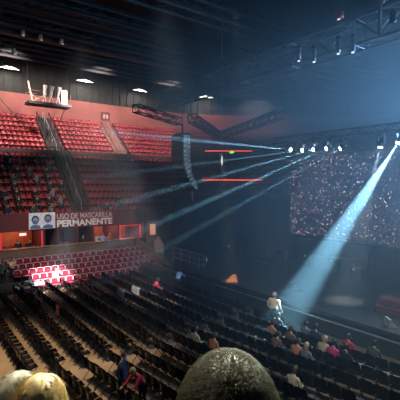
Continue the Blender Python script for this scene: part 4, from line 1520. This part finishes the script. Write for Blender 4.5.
H_DARK = mat('front_hair_dark', (0.085, 0.078, 0.048), 0.6, var=0.3, scale=40)
H_PALE = mat('front_hair_pale', (0.55, 0.51, 0.42), 0.4, var=0.3, scale=40)
H_BLOND = mat('front_hair_blond', (0.62, 0.46, 0.22), 0.4, var=0.3, scale=40)
front_person('short haired dark head seen from behind at bottom centre', 0.84, 0.066, 7.104, 'short', H_DARK, C_BLK, 0.024, 8000, 0.0007, 0.0, 3, 1.24)
front_person('pale grey blond head at the bottom left corner', 1.45, -0.71, 6.775, 'long', H_PALE, C_GREY, 0.16, 2400, 0.0009, -0.2, 5, 1.0)
front_person('yellow blond head with straight hair, second from bottom left corner', 1.12, -0.485, 6.928, 'long', H_BLOND, C_BLK, 0.20, 2400, 0.0010, 0.3, 6, 0.88)

# ------------------------------------------------------------------ light
def spot(name, loc, tgt, E_, deg, col, blend=0.6, size=0.4):
    ld = bpy.data.lights.new(name, 'SPOT'); ld.energy = E_; ld.color = col; ld.spot_size = math.radians(deg); ld.spot_blend = blend; ld.shadow_soft_size = size
    o = link(name, ld)
    o.location = loc
    o.rotation_euler = (V(tgt) - V(loc)).to_track_quat('-Z', 'Y').to_euler()
    return o


WARM = (1.0, 0.80, 0.58)
# house floodlights over the upper seats
for x in (7, 15, 23):
    spot('house_or_fill_spot', (x, 32.6, 17.4), (x + 0.5, 46.0, 14.4), 10500, 70, (1.0, 0.80, 0.74), 0.7)
spot('house_or_fill_spot', (27, 26, 17.0), (38, 42, 13), 5000, 60, (0.9, 0.75, 0.8), 0.8)
# added softer spot that brightens the balcony, banner and lower stand
spot('house_or_fill_spot', (5.0, 19.0, 17.5), (12.0, 33.3, 3.0), 11000, 52, (1.0, 0.82, 0.72), 0.9, 0.5)
# warm house light on the near floor
spot('house_or_fill_spot', (3.0, 16.0, 17.0), (3.4, 16.6, 0), 13500, 50, WARM, 1.0, 0.5)
# added spots that brighten and rim the foreground heads
spot('house_or_fill_spot', (7.6, 6.0, 12.0), (0.56, 0.66, 7.02), 14000, 13, (0.95, 1.0, 0.78), 0.6, 0.3)
spot('house_or_fill_spot', (1.5, 6.0, 12.0), (-0.1, 1.2, 6.8), 2600, 22, (1.0, 0.90, 0.62), 0.6, 0.3)
spot('house_or_fill_spot', (4.0, -1.0, 15.0), (13.6, 9.6, 0.5), 5500, 40, (0.78, 0.90, 1.0), 1.0, 0.3)  # added cool spot on the backs of the seated crowd
spot('stage_fill', (23.0, 6.5, 11.0), (13.2, 8.6, 0.5), 7000, 46, (0.5, 0.78, 1.0), 1.0, 0.3)  # added fill for the lower right crowd, no fixture built
spot('added_accent_spot', (8.0, 9.0, 13.0), (15.35, 14.0, 1.1), 4000, 7, (1.0, 0.84, 0.6), 0.6, 0.1)  # added warm spot on the khaki jacket
spot('added_accent_spot', (6.0, 16.0, 14.0), (12.9, 22.2, 0.9), 11000, 17, (1.0, 0.92, 0.88), 0.8, 0.1)  # added spot to brighten the red top and white cloths
spot('house_or_fill_spot', (5.5, 10.0, 15.0), (18.4, 26.5, 9.4), 5200, 17, (0.85, 0.95, 1.0), 0.8, 0.3)  # added spot to lift the loudspeaker side plates
spot('added_accent_spot', (12.5, 15.0, 10.0), (16.95, 19.2, 1.4), 5000, 8, (1.0, 0.72, 0.5), 0.6, 0.1)  # added warm spot to brighten the orange wedge
spot('added_accent_spot', (20.5, 13.5, 10.2), (24.6, 22.6, 1.9), 1500, 17, (0.9, 0.85, 0.8), 0.8, 0.1)  # added spot to bring out the drum kit
# follow spot that whitens part of the lower stand
spot('follow_beam', (4.5, 12.0, 17.5), (8.3, 28.9, 0.9), 260000, 9.0, (1.0, 0.86, 0.93), 0.7, 0.1)
# blue stage wash from the right, thrown up through the haze
spot('stage_wash', (24.5, 5.0, 11.5), (13, 16, 11.0), 15000, 110, (0.26, 0.56, 1.0), 1.0, 0.4)
# box lights
for x in (7.3, 14.4, 16.8):
    ld = bpy.data.lights.new('box_lamp', 'POINT'); ld.energy = 65; ld.color = (1.0, 0.42, 0.28); ld.shadow_soft_size = 0.15
    link('box_lamp', ld).location = (x, YA + 1.0, 3.5)

w = bpy.data.worlds.new('World'); SC.world = w
w.use_nodes = True
bg = w.node_tree.nodes['Background']
bg.inputs['Color'].default_value = (0.32, 0.60, 1.0, 1)
bg.inputs['Strength'].default_value = 0.038

SC.view_settings.view_transform = 'Standard'
SC.view_settings.look = 'None'
SC.view_settings.exposure = 0.0
SC.view_settings.gamma = 1.0
SC.view_settings.use_curve_mapping = False
SC.cycles.use_denoising = True
SC.cycles.max_bounces = 4
